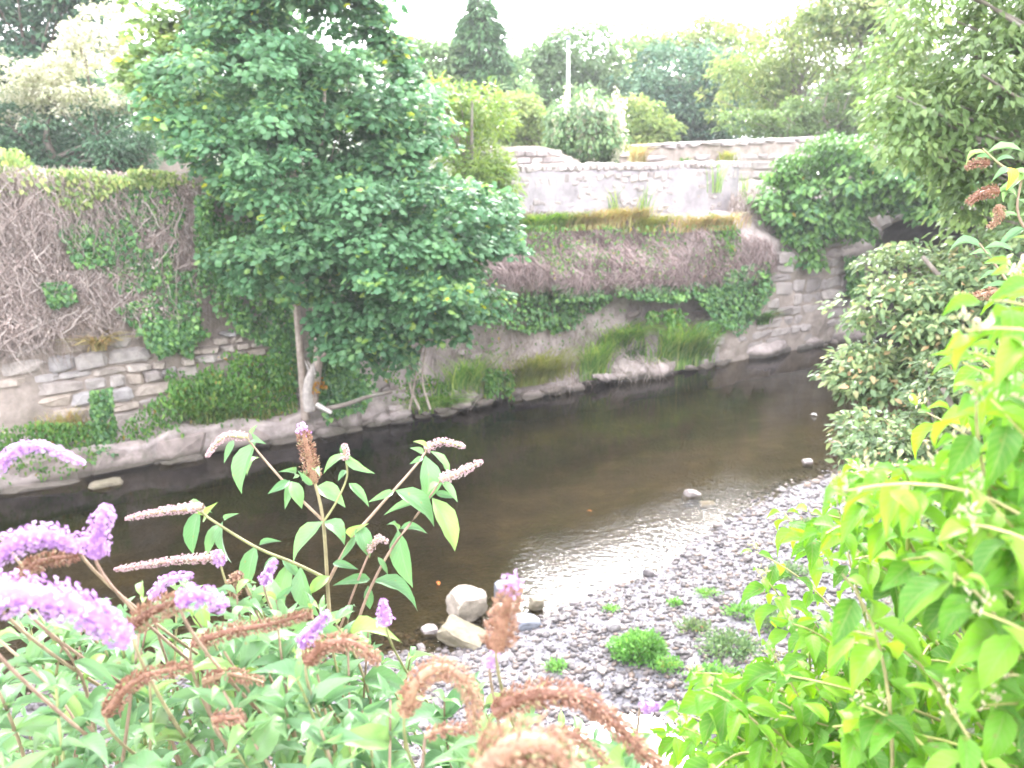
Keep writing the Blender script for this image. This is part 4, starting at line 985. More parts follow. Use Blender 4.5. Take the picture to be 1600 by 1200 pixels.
# ivy over the bridge
bi = thing('bridge_ivy', 'huge dark green ivy mass hanging over the bridge beside the dark arch', 'ivy', W(21, -.6, 3))
a = Acc(); o_ = W(21, -.6, 3)
ac, C = crown(ellipsoids([(1290, 300, 85, 60, 0, .8), (1240, 320, 50, 45, 0, .6), (1290, 370, 60, 50, .1, .6), (1315, 350, 28, 50, .2, .5), (1295, 425, 26, 32, .5, .35), (1390, 275, 70, 36, -1, .7), (1240, 360, 40, 50, .3, .5), (1450, 275, 60, 36, -2, .7), (1345, 318, 28, 14, -.3, .4), (1400, 316, 60, 13, -.6, .5), (1450, 325, 40, 16, -1.4, .5)], 23.6), .38, 240, 44, .17, L_IVY, 90, flat=.9, droop=1.2, shell=.4, gaps=-.4)
link('leaves', ac.mesh('leaves', False, o_), IVY, bi, kind='stuff')
bl = thing('parapet_creeper', 'light green creeper spilling over the wall top above the bridge ivy', 'creeper', W(20.5, .4, 5))
ac, C = crown(ellipsoids([(1300, 245, 60, 25, 0, .5), (1370, 240, 70, 28, -.8, .5), (1260, 275, 40, 25, 0, .4), (1450, 245, 60, 25, -2, .5), (1230, 300, 30, 35, 0, .4)], 23.4), .26, 150, 36, .13, L_SIMPLE, 91, flat=.9, droop=.8, gaps=-.5)
link('leaves', ac.mesh('leaves', False, W(20.5, .4, 5)), COVER, bl, kind='stuff')
patch('creeper', 'thin creepers hanging inside the mouth of the dark arch', 'creeper', IVY, [dict(poly=[(1320, 400), (1350, 400), (1350, 470), (1325, 460)], n=350, v=-.1, size=.13, seed=92, out=(0, .3))])

# grasses and small plants -------------------------------------------------
def tuft(name, label, cat, px, py, v, n, h, spread, mat, seed, group=None, droop=.5, width=.014, wide=.0, z=None, snap=False):
    r = np.random.default_rng(seed); b = onv(px, py, v) if z is None else np.array(z, float)
    if z is None: b = b - np.array([0, 0, .02])
    h = h * 1.5; n = int(n * 1.3); spread *= 1.2; b = b if z is not None or not snap else np.array(W(uv_of(b)[0], float(vsurf(uv_of(b)[0], b[2])) + .04, b[2])); base = b + RU3 * r.normal(0, spread * .35 + wide, n)[:, None] - RN3 * r.uniform(-.05, .12, n)[:, None]
    k = 5; t = np.linspace(0, 1, k); L = h * r.uniform(.5, 1.15, n)
    lean = norm(RU3 * r.normal(0, 1, n)[:, None] - RN3 * r.uniform(-.2, 1.1, n)[:, None])
    P = base[:, None] + lean[:, None] * (t ** 2 * L[:, None] * droop * r.uniform(.3, 1.4, (n, 1)))[..., None]
    P[..., 2] += (t - .45 * droop * t ** 2.2) * L[:, None]
    sd = norm(np.cross(lean, [0, 0, 1.0])); w = width * np.array([.7, 1, .85, .55, .08]) * r.uniform(.6, 1.3, (n, 1))
    V = np.stack([P - sd[:, None] * w[..., None], P + sd[:, None] * w[..., None]], 2).reshape(n, k * 2, 3)
    i = np.arange(k - 1) * 2; q = np.stack([i, i + 1, i + 3, i + 2], -1)
    F = (q[None] + (np.arange(n) * k * 2)[:, None, None]).reshape(-1, 4)
    a = Acc(); a.add(V.reshape(-1, 3), [F], np.repeat(r.random(n), k * 2))
    o = thing(name, label, cat, b, group); link('blades', a.mesh('blades', False, b), mat, o, kind='stuff'); return o
G = 'grass tufts along the far waterline'
tuft('grass_tuft', 'tall green grass tuft on the bank below the sycamore branches', 'grass', 728, 622, .1, 380, .8, .7, GRASS, 1, G)
tuft('grass_tuft', 'bright yellow green sedge tuft on the far waterline', 'grass', 838, 598, .05, 420, .75, .85, SEDGE, 2, G, droop=.8)
tuft('grass_tuft', 'dark green narrow grass tuft right of the yellow sedge', 'grass', 925, 590, .05, 300, .75, .4, GRASS, 3, G)
tuft('grass_tuft', 'grass tuft perched on the rock face above the narrow dark tuft', 'grass', 968, 548, .4, 380, .8, .6, GRASS, 4, G, droop=.9)
tuft('grass_tuft', 'broad green bush of grass at the foot of the abutment wall', 'grass', 1060, 575, -.02, 620, .95, .9, GRASS, 5, G)
tuft('grass_tuft', 'green grass at the right side of the broad bush', 'grass', 1095, 568, .05, 220, .7, .35, GRASS, 6, G)
tuft('grass_tuft', 'low grass hanging to the water right of the ivy bush', 'grass', 690, 640, .05, 200, .5, .6, GRASS, 7, G, droop=1.1)
tuft('grass_tuft', 'small fresh green clump on the rock just left of the broad grass bush', 'grass', 985, 562, .3, 160, .3, .4, COVER, 8, G)
tuft('grass_tuft', 'green tuft growing on the abutment wall', 'grass', 1190, 505, -.05, 120, .42, .25, COVER, 9, G, droop=1.0)
tuft('grass_tuft', 'thin dry grass on the ledge left of the stump', 'grass', 400, 665, .3, 160, .4, 1.0, SEDGE, 10, G)
tuft('grass_tuft', 'tall weed spray hanging from the ledge at the middle left', 'grass', 345, 655, .3, 160, .55, .5, GRASS, 11, G, droop=1.0)
tuft('grass_tuft', 'yellow weeds on the ledge at far left', 'grass', 105, 672, .5, 140, .35, .5, DRY, 12, G)
tuft('fern', 'brown green fern sprouting from the stonework at left', 'fern', 155, 545, .75, 70, .4, .15, DRY, 13, droop=1.2, width=.02)
DG = 'dry grass along the foot of the rendered wall'
for k, (x, y, lb, mt) in enumerate([(935, 358, 'yellow dry grass under the left half of the rendered wall', DRY), (985, 352, 'orange tinged dry grass under the middle of the rendered wall', DRY), (1035, 362, 'green yellow grass under the middle of the rendered wall', SEDGE), (1095, 358, 'dry yellow grass under the right end of the rendered wall', DRY), (850, 362, 'green weeds at the left foot of the rendered wall', GRASS), (880, 362, 'thin green grass left of the yellow dry grass', GRASS)]):
    tuft('dry_grass', lb, 'grass', x, y, .5, 420, .42, 1.1, mt, 20 + k, DG, droop=.8, snap=True)
for k, (x, y, lb) in enumerate([(955, 345, 'thin weed standing against the left of the rendered wall'), (1002, 340, 'thin weed standing against the middle of the rendered wall'), (1118, 300, 'leaning weed growing on the right of the rendered wall'), (1160, 320, 'tall weed in the corner of the approach wall')]):
    tuft('weed', lb, 'weed', x, y, 1.05, 16, .62, .3, GRASS, 30 + k, 'weeds on the walls', droop=.35)
tuft('weed', 'orange brown dock standing behind the rendered wall', 'weed', 995, 262, 1.9, 140, .5, .25, DRY, 36, droop=.5)
tuft('weed', 'yellow tuft on the face of the approach wall', 'weed', 1135, 252, 2.0, 90, .3, .3, SEDGE, 37, droop=.8)
tuft('weed', 'small green weed on the approach wall, left of the yellow tuft', 'weed', 1068, 258, 2.0, 60, .22, .25, COVER, 38, droop=.8)
# leafy broad plants at the waterline
patch('leafy_plant', 'broad leaved green plant hanging on the rock above the grass bush', 'plant', COVER, [dict(poly=[(1000, 485), (1060, 480), (1075, 505), (1020, 520)], n=420, v=.35, size=.13, seed=93, tpl=L_SIMPLE, clump=.2)])
patch('leafy_plant', 'leafy green plants between the sedge and the grass tuft', 'plant', COVER, [dict(poly=[(760, 575), (800, 575), (800, 620), (755, 620)], n=420, v=.05, size=.1, seed=94, tpl=L_SIMPLE, clump=.2)])
patch('leafy_plant', 'yellow leaved spray beside the sycamore trunk', 'plant', WILLOW, [dict(poly=[(530, 500), (555, 500), (555, 545), (535, 540)], n=120, v=-.2, size=.12, seed=95, tpl=L_SIMPLE)])
patch('leafy_plant', 'orange leaf cluster at the base of the sycamore', 'plant', mat_leaf('orange_leaf', [(0, (.5, .2, .03)), (1, (.5, .34, .04))]), [dict(poly=[(486, 590), (508, 590), (508, 615), (486, 612)], n=90, v=-.1, size=.08, seed=96, tpl=L_SIMPLE)])

# weeds on the shingle
def weed_clump(name, label, px, py, rad, h, n, mat, seed, size=.06, tpl=L_SIMPLE, group=None):
    r = np.random.default_rng(seed); p = onz(px, py, .08); z = ground_h(np.array([p[0]]), np.array([p[1]]))[0][0]; p[2] = z
    q = rdir(n, r); q[:, 2] = np.abs(q[:, 2]); P = p + q * np.array([rad, rad * .8, h]) * r.uniform(.4, 1.0, (n, 1)) * (1 + .2 * vnoise(q * 2, seed)[:, None])
    a = Acc(); scatter(a, tpl, P, q + .6 * r.normal(size=(n, 3)) + np.array([0, 0, .4]), q * .3 + np.array([0, 0, .7]) + .5 * r.normal(size=(n, 3)), size * r.uniform(.6, 1.3, n), r.random(n))
    o = thing(name, label, 'weed', p, group); link('leaves', a.mesh('leaves', False, p), mat, o, kind='stuff')
    s = Acc(); e = P[:40]; tubes(s, np.stack([np.repeat(p[None], len(e), 0), p * .4 + e * .6 + [0, 0, .03], e], 1), np.array([.004, .003, .002]), 3)
    link('stems', s.mesh('stems', False, p), GRASS, o, kind='stuff'); return o
FRESH = mat_leaf('fresh_leaf', [(0, (.09, .26, .05)), (1, (.2, .42, .1))], trans=.4)
weed_clump('weed_clump', 'round fresh green weed clump on the shingle', 997, 1022, .33, .26, 2600, FRESH, 1, .045)
weed_clump('weed_clump', 'trailing green weeds just right of the round clump', 1040, 1045, .2, .1, 420, FRESH, 2, .04)
weed_clump('weed_clump', 'small green sprig on the shingle above the round clump', 1055, 945, .09, .08, 140, FRESH, 3, .04)
weed_clump('weed_clump', 'sparse weed patch on the shingle near the leafy shrub', 1140, 1025, .38, .18, 800, MID, 4, .05)
weed_clump('weed_clump', 'sparse green sprigs on the shingle below the bank', 1105, 930, .2, .06, 160, FRESH, 5, .035)
weed_clump('weed_clump', 'pale weeds on the shingle left of the round clump', 955, 948, .12, .05, 110, FRESH, 6, .035)
weed_clump('weed_clump', 'weed patch at the foot of the near bank by the pool', 1180, 1110, .45, .3, 1300, GREYGREEN, 7, .06)
weed_clump('weed_clump', 'green weeds on the shore between the stone pile and the pool', 870, 1040, .16, .08, 220, FRESH, 8, .04)

for k, (x, y, rd_, h_, n_, lb_) in enumerate([(1210, 985, .3, .2, 500, 'straggling weeds at the edge of the shingle beside the lime shrub'), (1120, 1075, .35, .16, 600, 'low straggling weeds between the pool and the lime shrub'), (1085, 985, .22, .08, 240, 'thin scatter of weeds above the round clump'), (1230, 900, .3, .15, 420, 'weeds at the foot of the bank right of the open shingle'), (1160, 965, .25, .1, 260, 'pale creeping weeds in the middle of the shingle'), (1260, 830, .3, .15, 420, 'weeds along the upper end of the shingle')]):
    weed_clump('weed_clump', lb_, x, y, rd_, h_, n_, (MID, FRESH, GREYGREEN)[k % 3], 40 + k, .05, L_SIMPLE)
# shrubs on the near bank to the right, middle distance
make_tree('grey_shrub', 'grey green shrub with arching sprays leaning over the right of the river', 'shrub', ellipsoids([(1450, 440, 85, 45, 0, .8), (1400, 490, 70, 35, -.3, .6), (1500, 520, 90, 70, -.5, .8), (1380, 590, 75, 38, -.5, .6), (1450, 605, 75, 50, -.8, .7), (1560, 430, 70, 60, -.3, .8), (1350, 480, 30, 18, 0, .3), (1330, 585, 32, 22, -.5, .3)], 9.0), 9.0, (6.2, 8.8, 1.6), GREYGREEN, clump_r=.2, n_clumps=420, per=40, size=.085, seed=42, flat=.7, droop=.5, gaps=-.25, limbs=60, tr=.07)
make_tree('undergrowth_shrub', 'tangled low shrub with rusty dead heads on the near right bank', 'shrub', ellipsoids([(1440, 730, 110, 50, 0, .7), (1540, 640, 90, 90, 0, .8), (1380, 690, 60, 25, 0, .4), (1480, 800, 110, 60, -.8, .7)], 7.0), 7.0, (4.2, 6.6, 1.2), GREYGREEN, clump_r=.17, n_clumps=330, per=40, size=.07, seed=43, flat=.8, droop=.5, gaps=-.3, limbs=40, tr=.05)
# ------------------------------------------------------------------ foreground plants
def leaf_shape(wmax, peak, sag, fold, twist=0.0, rows=7, curl=0.0, wavy=0.0, seed=0):
    """Curved leaf blade with midrib fold; chord along y 0..1; returns V, F, UV (48 triangles)."""
    V = []; UV = []
    for i in range(rows):
        t = i / (rows - 1)
        w = wmax * (np.sin(math.pi * t ** peak) ** .85 if 0 < t < 1 else .02) * (1 - .25 * t)
        if t > .75: w *= 1 - .9 * (t - .75)
        zc = sag * 4 * t * (1 - t) - curl * t ** 3
        for j in range(5):
            x = (j - 2) / 2
            z = zc + fold * abs(x) * w * 1.6 + wavy * math.sin(t * 15 + seed + x * 2) * abs(x) * .03 + twist * x * w * (t - .4)
            V.append((x * w * .5, t, z)); UV.append((j / 4, t))
    F = [(i * 5 + j, i * 5 + j + 1, i * 5 + j + 6, i * 5 + j + 5) for i in range(rows - 1) for j in range(4)]
    return np.array(V), np.array(F), np.array(UV)
class LeafSet:
    def __init__(self, tpls): self.tpls = tpls; self.L = []
    def add(self, base, tip, n, w=1.0, tint=None):
        self.L.append((np.asarray(base, float), np.asarray(tip, float), np.asarray(n, float), w, random.random() if tint is None else tint))
    def build(self, parent, mat, top=300, name='leaf'):
        loc = np.array(parent.location); items = []
        for q, (b, t, n, w, ti) in enumerate(self.L):
            L = np.linalg.norm(t - b)
            if L < 1e-4: continue
            d = (t - b) / L; s = np.cross(d, n); ls = np.linalg.norm(s)
            if ls < 1e-3: s = np.cross(d, [1, 0, .2]); ls = np.linalg.norm(s)
            s /= ls; nn = np.cross(s, d)
            c = to_px((b + t) / 2)[0]; inside = -30 < c[0] < 1630 and -30 < c[1] < 1230
            items.append((L / max(c[2], .2) if inside else 0, q % len(self.tpls), b, d, s, nn, L, w, ti))
        items.sort(key=lambda x: -x[0])
        mes = []
        for V, F, UV in self.tpls:
            me = make_mesh(name, V, [F], True, None, UV); me.materials.append(mat); mes.append(me)
        for _, k, b, d, s, nn, L, w, ti in items[:top]:
            o = link(name, mes[k], None, parent)
            R = Matrix((Vector(s), Vector(d), Vector(nn))).transposed().to_4x4()
            o.matrix_local = Matrix.Translation(Vector(b - loc)) @ R @ Matrix.Diagonal((L * w, L, L, 1))
        rest = items[top:]
        if rest:
            Vs, Fs, Us, Ts, nv = [], [], [], [], 0
            for _, k, b, d, s, nn, L, w, ti in rest:
                V, F, UV = self.tpls[k]
                Vs.append(b - loc + L * (V[:, :1] * w * s + V[:, 1:2] * d + V[:, 2:] * nn)); Fs.append(F + nv); Us.append(UV); Ts.append(np.full(len(V), ti)); nv += len(V)
            me = make_mesh('foliage', np.concatenate(Vs), [np.concatenate(Fs)], True, np.concatenate(Ts), np.concatenate(Us))
            link('foliage', me, mat, parent, kind='stuff')
BUD_LEAF = mat_leaf('butterfly_bush_leaf', [(0, (0.090, 0.198, 0.084)), (.5, (0.135, 0.266, 0.109)), (.85, (0.179, 0.320, 0.122)), (1, (0.224, 0.351, 0.084))], back=(.3, .34, .3), trans=.3, rough=.42, spec=.6, vein=(11, .35, (.2, .28, .17)), mottled=.1, mscale=6)
LIME_LEAF = mat_leaf('lime_leaf', [(0, (.06, .17, .02)), (.35, (.11, .29, .03)), (.75, (.17, .37, .035)), (1, (.23, .43, .05))], back=(.22, .3, .12), trans=.38, rough=.5, vein=(7, .55, (.24, .32, .1)), mottled=.1, mscale=6)
FLOWER = mat_leaf('lilac_floret', [(0, (.36, .185, .42)), (.6, (.48, .3, .53)), (1, (.64, .48, .66))], trans=.4, mottled=.1)
FADED = mat_leaf('faded_floret', [(0, (.42, .25, .3)), (.6, (.5, .36, .38)), (1, (.5, .45, .38))], trans=.3, mottled=.1)
RUST = mat_leaf('rusty_seed', [(0, (.16, .075, .05)), (.4, (.29, .15, .1)), (.75, (.37, .23, .15)), (1, (.33, .27, .15))], trans=.15, mottled=.15)
STEM = mat_stone('green_brown_stem', [(0, (.34, .22, .18)), (.5, (.38, .28, .2)), (1, (.3, .32, .14))], scale=30, bump=.1, rough=.6)
LIME_STEM = mat_stone('pale_twig', [(0, (.36, .36, .12)), (1, (.46, .38, .22))], scale=30, bump=.1, rough=.6)
# floret: four petals on a short tube; capsule: slim bipyramid
fv = [(0, 0, 0)]; ff = []
for k in range(4):
    a_ = k * math.pi / 2
    for da, rr, zz in ((-.55, .75, .9), (0, 1.05, .75), (.55, .75, .9)): fv.append((math.cos(a_ + da) * rr, zz, math.sin(a_ + da) * rr))
    ff.append((0, 1 + k * 3, 2 + k * 3, 3 + k * 3))
FLORET = (np.array(fv) * .5, [np.array(ff)])
CAPS = (np.array([(0, 0, 0), (.22, .45, 0), (-.11, .45, .19), (-.11, .45, -.19), (0, 1, 0)]), [np.array([(0, 1, 2), (0, 2, 3), (0, 3, 1), (4, 2, 1), (4, 3, 2), (4, 1, 3)])])
def spike(parent, pts, depth, rpx, kind, seed, taper=.35, tipcol=0.0):
    r = np.random.default_rng(seed); m = depth / FPX
    dep = depth if np.ndim(depth) else np.full(len(pts), depth)
    P = spline([at(x, y, d) for (x, y), d in zip(pts, dep)], 30)
    L = np.linalg.norm(np.diff(P, axis=0), axis=1).sum(); R = rpx * float(np.mean(dep)) / FPX
    fs = {'flower': .0062, 'faded': .005, 'seed': .0046}[kind] * (1.2 if R > .02 else 1)
    n = int(min(2500, max(120, 2 * math.pi * R * L / (fs * fs) * (.95 if kind != 'seed' else 1.3))))
    t = r.random(n); prof = (1 - (1 - taper) * t ** 1.3) * np.minimum(1, .55 + 4 * t) * np.where(t > .93, (1 - t) / .07 * .5 + .5, 1)
    wh = (.86 if R < .02 else .94) + (.2 if R < .02 else .09) * np.abs(np.sin(t * L / (.016 if R < .02 else .02) * math.pi)) * r.uniform(.7, 1.2, n)
    ax = np.stack([np.interp(t, np.linspace(0, 1, 30), P[:, q]) for q in range(3)], -1)
    T = norm(np.gradient(P, axis=0)); tg = norm(np.stack([np.interp(t, np.linspace(0, 1, 30), T[:, q]) for q in range(3)], -1))
    rd = rdir(n, r); rd = norm(rd - tg * (rd * tg).sum(1, keepdims=True))
    pos = ax + rd * (R * prof * wh * r.uniform(.55, 1.14, n))[:, None]
    a = Acc(); d = norm(rd + tg * (.35 if kind != 'seed' else .7) + .25 * r.normal(size=(n, 3)))
    scatter(a, CAPS if kind == 'seed' else FLORET, pos, d, rdir(n, r), fs * r.uniform(.7, 1.25, n) * (1.5 if kind == 'seed' else 1.0), np.clip(r.random(n) * .7 + .3 * t, 0, .999))
    loc = np.array(parent.location)
    mat = {'flower': FLOWER, 'faded': FADED, 'seed': RUST}[kind]; nm = {'flower': 'flower_spike', 'faded': 'faded_spike', 'seed': 'seed_head'}[kind]
    o = link(nm, a.mesh(nm, False, loc), mat, parent)
    c = Acc(); tubes(c, P, np.linspace(R * .62, R * .2, 30), 6, .2); link('core', c.mesh('core', True, loc), {'seed': RUST, 'faded': STEM, 'flower': FLOWER}[kind], o)
    if tipcol:
        k2 = r.random(90); p2 = P[-1] + (P[-1] - P[-4]) * (k2[:, None] - .4) + r.normal(size=(90, 3)) * R * .35
        b = Acc(); scatter(b, FLORET, p2, rdir(90, r) + tg[:90] * .4, rdir(90, r), .006 * r.uniform(.7, 1.3, 90), r.random(90)); link('fresh_tip', b.mesh('fresh_tip', False, loc), FLOWER, o)
    return P
bb = np.array([-.7, 2.0, 2.4])
bush = thing('butterfly_bush', 'flowering butterfly bush with lilac spikes and rusty seed heads filling the lower left', 'shrub', bb)
BT_ = [leaf_shape(.36, .78, .14, .3, seed=1), leaf_shape(.4, .8, .22, .34, .5, curl=.06, wavy=.5, seed=2), leaf_shape(.31, .75, .1, .26, -.4, seed=3), leaf_shape(.42, .8, .24, .25, .3, curl=.12, wavy=.6, seed=4), leaf_shape(.34, .78, .14, .3, -.3, wavy=.8, seed=5)]
ls = LeafSet(BT_); sa = Acc()
def stem_px(pts, depth, r0, r1=None, k=22):
    dep = depth if np.ndim(depth) else np.full(len(pts), depth)
    P = spline([at(x, y, d) for (x, y), d in zip(pts, dep)], k); t_ = Acc(); tubes(t_, P, np.linspace(r0, r1 or r0 * .6, k), 7, random.random()); link('stem', t_.mesh('stem', True, bb), STEM, bush); return P
def leaf_px(b, t, d0, d1=None, n=(0, -.45, .9), w=1.0):
    ls.add(at(*b, d0), at(*t, d1 or d0), np.array(n) + RNG.normal(size=3) * .15, w)
DP_ = 1.9
# the tall sprays against the water
stem_px([(560, 1300), (530, 1080), (515, 960), (505, 814), (487, 735)], [1.75, 1.85, 1.9, 1.9, 1.9], .006, .0035)
stem_px([(505, 814), (455, 765), (408, 712), (385, 683)], [1.9, 1.88, 1.87, 1.86], .0035, .002)
stem_px([(505, 816), (525, 785), (542, 745), (539, 712)], DP_, .003, .002)
stem_px([(512, 910), (548, 845), (590, 795), (645, 733), (668, 702)], [1.9, 1.92, 1.95, 1.98, 2.0], .0045, .0025)
stem_px([(545, 1020), (572, 935), (610, 860), (655, 800), (690, 748)], [1.85, 1.85, 1.86, 1.86, 1.86], .004, .0022)
stem_px([(512, 905), (460, 880), (400, 855), (330, 812), (305, 792)], [1.9, 1.85, 1.8, 1.75, 1.72], .0042, .0022)
stem_px([(530, 985), (560, 905), (578, 862), (590, 845)], [1.85, 1.83, 1.82, 1.82], .003, .002)
for b, t, w in [((400, 690), (378, 772), 1.1), ((405, 715), (385, 742), .9), ((365, 688), (350, 724), 1.0), ((398, 688), (412, 692), 1.0), ((395, 680), (402, 664), 1), ((452, 752), (418, 772), 1.1), ((455, 752), (472, 795), 1.3), ((452, 750), (445, 796), 1.0), ((458, 748), (440, 735), .8), ((487, 738), (472, 752), 1.2), ((490, 735), (500, 745), 1), ((495, 760), (540, 792), 1.35), ((488, 758), (465, 735), 1),
                ((540, 712), (505, 738), .8), ((541, 712), (586, 740), .9), ((542, 735), (528, 752), 1.3), ((545, 755), (577, 792), .8), ((505, 815), (458, 882), 1.25), ((507, 815), (540, 850), 1.5), ((538, 708), (532, 695), .9),
                ((615, 768), (575, 785), .8), ((618, 766), (680, 822), 1.0), ((662, 708), (640, 700), 1.4), ((664, 712), (662, 790), 1.2), ((672, 705), (702, 745), .9), ((668, 700), (645, 690), 1.2), ((660, 715), (640, 725), 1), ((690, 752), (715, 785), 1.1), ((686, 755), (668, 770), 1.1), ((675, 778), (711, 862), 1.2), ((672, 780), (600, 805), .55), ((680, 770), (714, 778), .9),
                ((622, 828), (645, 918), 1.2), ((625, 826), (668, 832), .8), ((620, 828), (604, 820), .9), ((620, 830), (612, 815), .8), ((560, 820), (578, 872), 1.3), ((556, 838), (530, 878), .8), ((582, 908), (655, 950), .8), ((578, 905), (520, 915), .9), ((575, 915), (578, 952), 1.2), ((548, 840), (575, 818), 1.0), ((520, 880), (560, 890), 1.0), ((515, 900), (480, 930), 1.1), ((590, 870), (606, 898), .9),
                ((312, 795), (302, 866), 1.0), ((345, 818), (322, 870), .9), ((348, 815), (362, 880), 1.3), ((350, 812), (372, 802), .8), ((400, 852), (388, 920), 1.2), ((405, 852), (440, 846), .8), ((430, 868), (412, 912), 1.1), ((440, 872), (470, 905), 1.2), ((325, 805), (335, 788), .9), ((452, 878), (428, 950), 1.1), ((470, 885), (500, 965), 1.2), ((300, 795), (330, 800), .8)]:
    dd0 = DP_ + random.uniform(-.06, .04)
    leaf_px(b, t, dd0, dd0 - random.uniform(.0, .05), (random.uniform(-.4, .4), -.7, .6), w)
# the mass below: stems with opposite leaf pairs
TOPX, TOPY = [-60, 100, 200, 330, 450, 560, 660, 760, 860, 960, 1060], [905, 915, 940, 900, 940, 970, 1040, 1080, 1115, 1150, 1190]
for k in range(150):
    tx = random.uniform(-60, 1000) ** 1.0 if k % 3 else random.uniform(-60, 620); lim = float(np.interp(tx, TOPX, TOPY))
    ty = lim + (random.random() ** 1.4) * (1230 - lim); dep = random.uniform(1.05, 1.75) + .25 * (1200 - ty) / 300
    tip = at(tx, ty, dep); L = random.uniform(.35, .6)
    root = tip + np.array([random.uniform(-.12, .14), random.uniform(-.12, .2), -L])
    P = bez(root, (root + tip) / 2 + RNG.normal(size=3) * .04, tip, 12); tubes(sa, P, np.linspace(.0042, .002, 12), 6, random.random())
    ph = random.uniform(0, 6.28); nn_ = random.randint(4, 6)
    for q in range(nn_):
        f = 1 - q * .13; i = f * 11; p = P[int(i)] * (1 - i % 1) + P[min(11, int(i) + 1)] * (i % 1)
        size = (.045 if q == 0 else random.uniform(.06, .11)) ; an = ph + q * 1.57
        for s in (0, math.pi):
            o2 = np.array([math.cos(an + s), math.sin(an + s), 0]); el = random.uniform(.15, .8) if q < 2 else random.uniform(-.55, .35)
            d = norm(o2 + np.array([0, 0, el])); ls.add(p, p + d * size * random.uniform(.8, 1.15), np.array([0, -.15, 1.0]) + RNG.normal(size=3) * .3, random.uniform(.85, 1.2))
        if q in (1, 2):
            for s in (0, 1.57, 3.14, 4.71):
                o2 = norm(np.array([math.cos(an + s), math.sin(an + s), random.uniform(.4, 1.2)])); ls.add(p, p + o2 * random.uniform(.025, .045), np.array([0, -.2, 1.0]) + RNG.normal(size=3) * .4, 1)
ls.build(bush, BUD_LEAF, 300)
SPK = [([(-30, 770), (8, 715), (60, 697), (130, 724)], 1.3, 14, 'flower', .35, 0), ([(-30, 890), (25, 846), (80, 836), (120, 858)], 1.1, 25, 'flower', .5, 0), ([(148, 868), (155, 825), (168, 792)], 1.2, 23, 'flower', .55, 0), ([(120, 850), (140, 845), (165, 862)], 1.25, 16, 'flower', .6, 0),
       ([(-50, 932), (60, 932), (140, 958), (200, 1004)], 1.0, 38, 'flower', .5, 0), ([(280, 940), (315, 930), (352, 950)], 1.1, 21, 'flower', .6, 0), ([(236, 935), (262, 906), (300, 899)], 1.4, 11, 'flower', .4, 0), ([(603, 976), (597, 938)], 1.4, 14, 'flower', .3, 0), ([(472, 1010), (492, 982), (514, 958)], 1.3, 16, 'flower', .4, 0),
       ([(412, 912), (420, 893), (430, 876)], 1.5, 10, 'flower', .4, 0), ([(345, 882), (338, 862)], 1.6, 11, 'flower', .5, 0), ([(765, 1040), (775, 1022)], 1.1, 13, 'flower', .5, 0), ([(1000, 1106), (1030, 1104)], 1.3, 9, 'flower', .5, 0),
       ([(388, 682), (350, 683), (323, 713)], 1.86, 7, 'faded', .5, 0), ([(539, 718), (538, 694)], 1.9, 8, 'faded', .5, 0), ([(664, 702), (690, 690), (726, 698)], 2.0, 8, 'faded', .5, 0), ([(688, 750), (720, 737), (753, 721)], 1.86, 9, 'faded', .5, 0), ([(318, 792), (260, 798), (196, 810)], 1.7, 9, 'faded', .4, 0), ([(350, 870), (270, 876), (180, 890)], 1.6, 9, 'faded', .4, 0), ([(575, 862), (588, 842), (606, 846)], 1.82, 7, 'faded', .5, 0),
       ([(490, 754), (482, 712), (473, 672)], 1.9, 16, 'seed', .6, 1), ([(22, 920), (55, 882), (120, 868)], 1.2, 18, 'seed', .5, 0), ([(300, 1006), (360, 986), (420, 976), (486, 958)], 1.2, 14, 'seed', .45, 0), ([(318, 1066), (360, 1054), (412, 1066)], 1.2, 13, 'seed', .5, 0), ([(478, 1034), (508, 1008), (550, 1004), (592, 1034)], 1.15, 18, 'seed', .5, 0), ([(632, 1116), (655, 1062), (698, 1044), (735, 1080), (742, 1140)], 1.0, 22, 'seed', .6, 0),
       ([(775, 1012), (787, 965), (800, 915)], 1.0, 32, 'seed', .5, 1), ([(772, 1112), (830, 1086), (900, 1088), (960, 1130), (1010, 1182), (1055, 1222)], 1.0, 27, 'seed', .4, 0), ([(755, 1215), (800, 1168), (860, 1168), (892, 1225)], .72, 56, 'seed', .6, 0), ([(862, 1148), (905, 1152), (950, 1195)], 1.0, 13, 'seed', .5, 0), ([(165, 1116), (215, 1062), (300, 1040)], 1.15, 17, 'seed', .5, 0), ([(332, 1124), (378, 1120)], 1.1, 15, 'seed', .6, 0),
       ([(205, 978), (245, 952), (290, 938)], 1.12, 22, 'seed', .8, 0), ([(665, 1150), (700, 1138), (740, 1142)], 1.0, 11, 'seed', .5, 0), ([(376, 895), (362, 915), (372, 930)], 1.6, 11, 'seed', .6, 0)]
for k, (pts, dep, rp, kd, tp, tc) in enumerate(SPK):
    P = spike(bush, pts, dep, rp * (.86 if kd == 'seed' else 1), kd, 500 + k, tp, tc)
    if dep < 1.7 and kd != 'faded':
        b = P[0]; dn = b + np.array([random.uniform(-.05, .05), random.uniform(.2, .35), -.4]); back = (P[0] - P[3]) * 1.2
        tubes(sa, bez(b, b + back + [0, 0, -.04], dn, 10), np.linspace(.002, .003, 10), 6, random.random())
link('stems', sa.mesh('stems', True, bb), STEM, bush, kind='stuff')

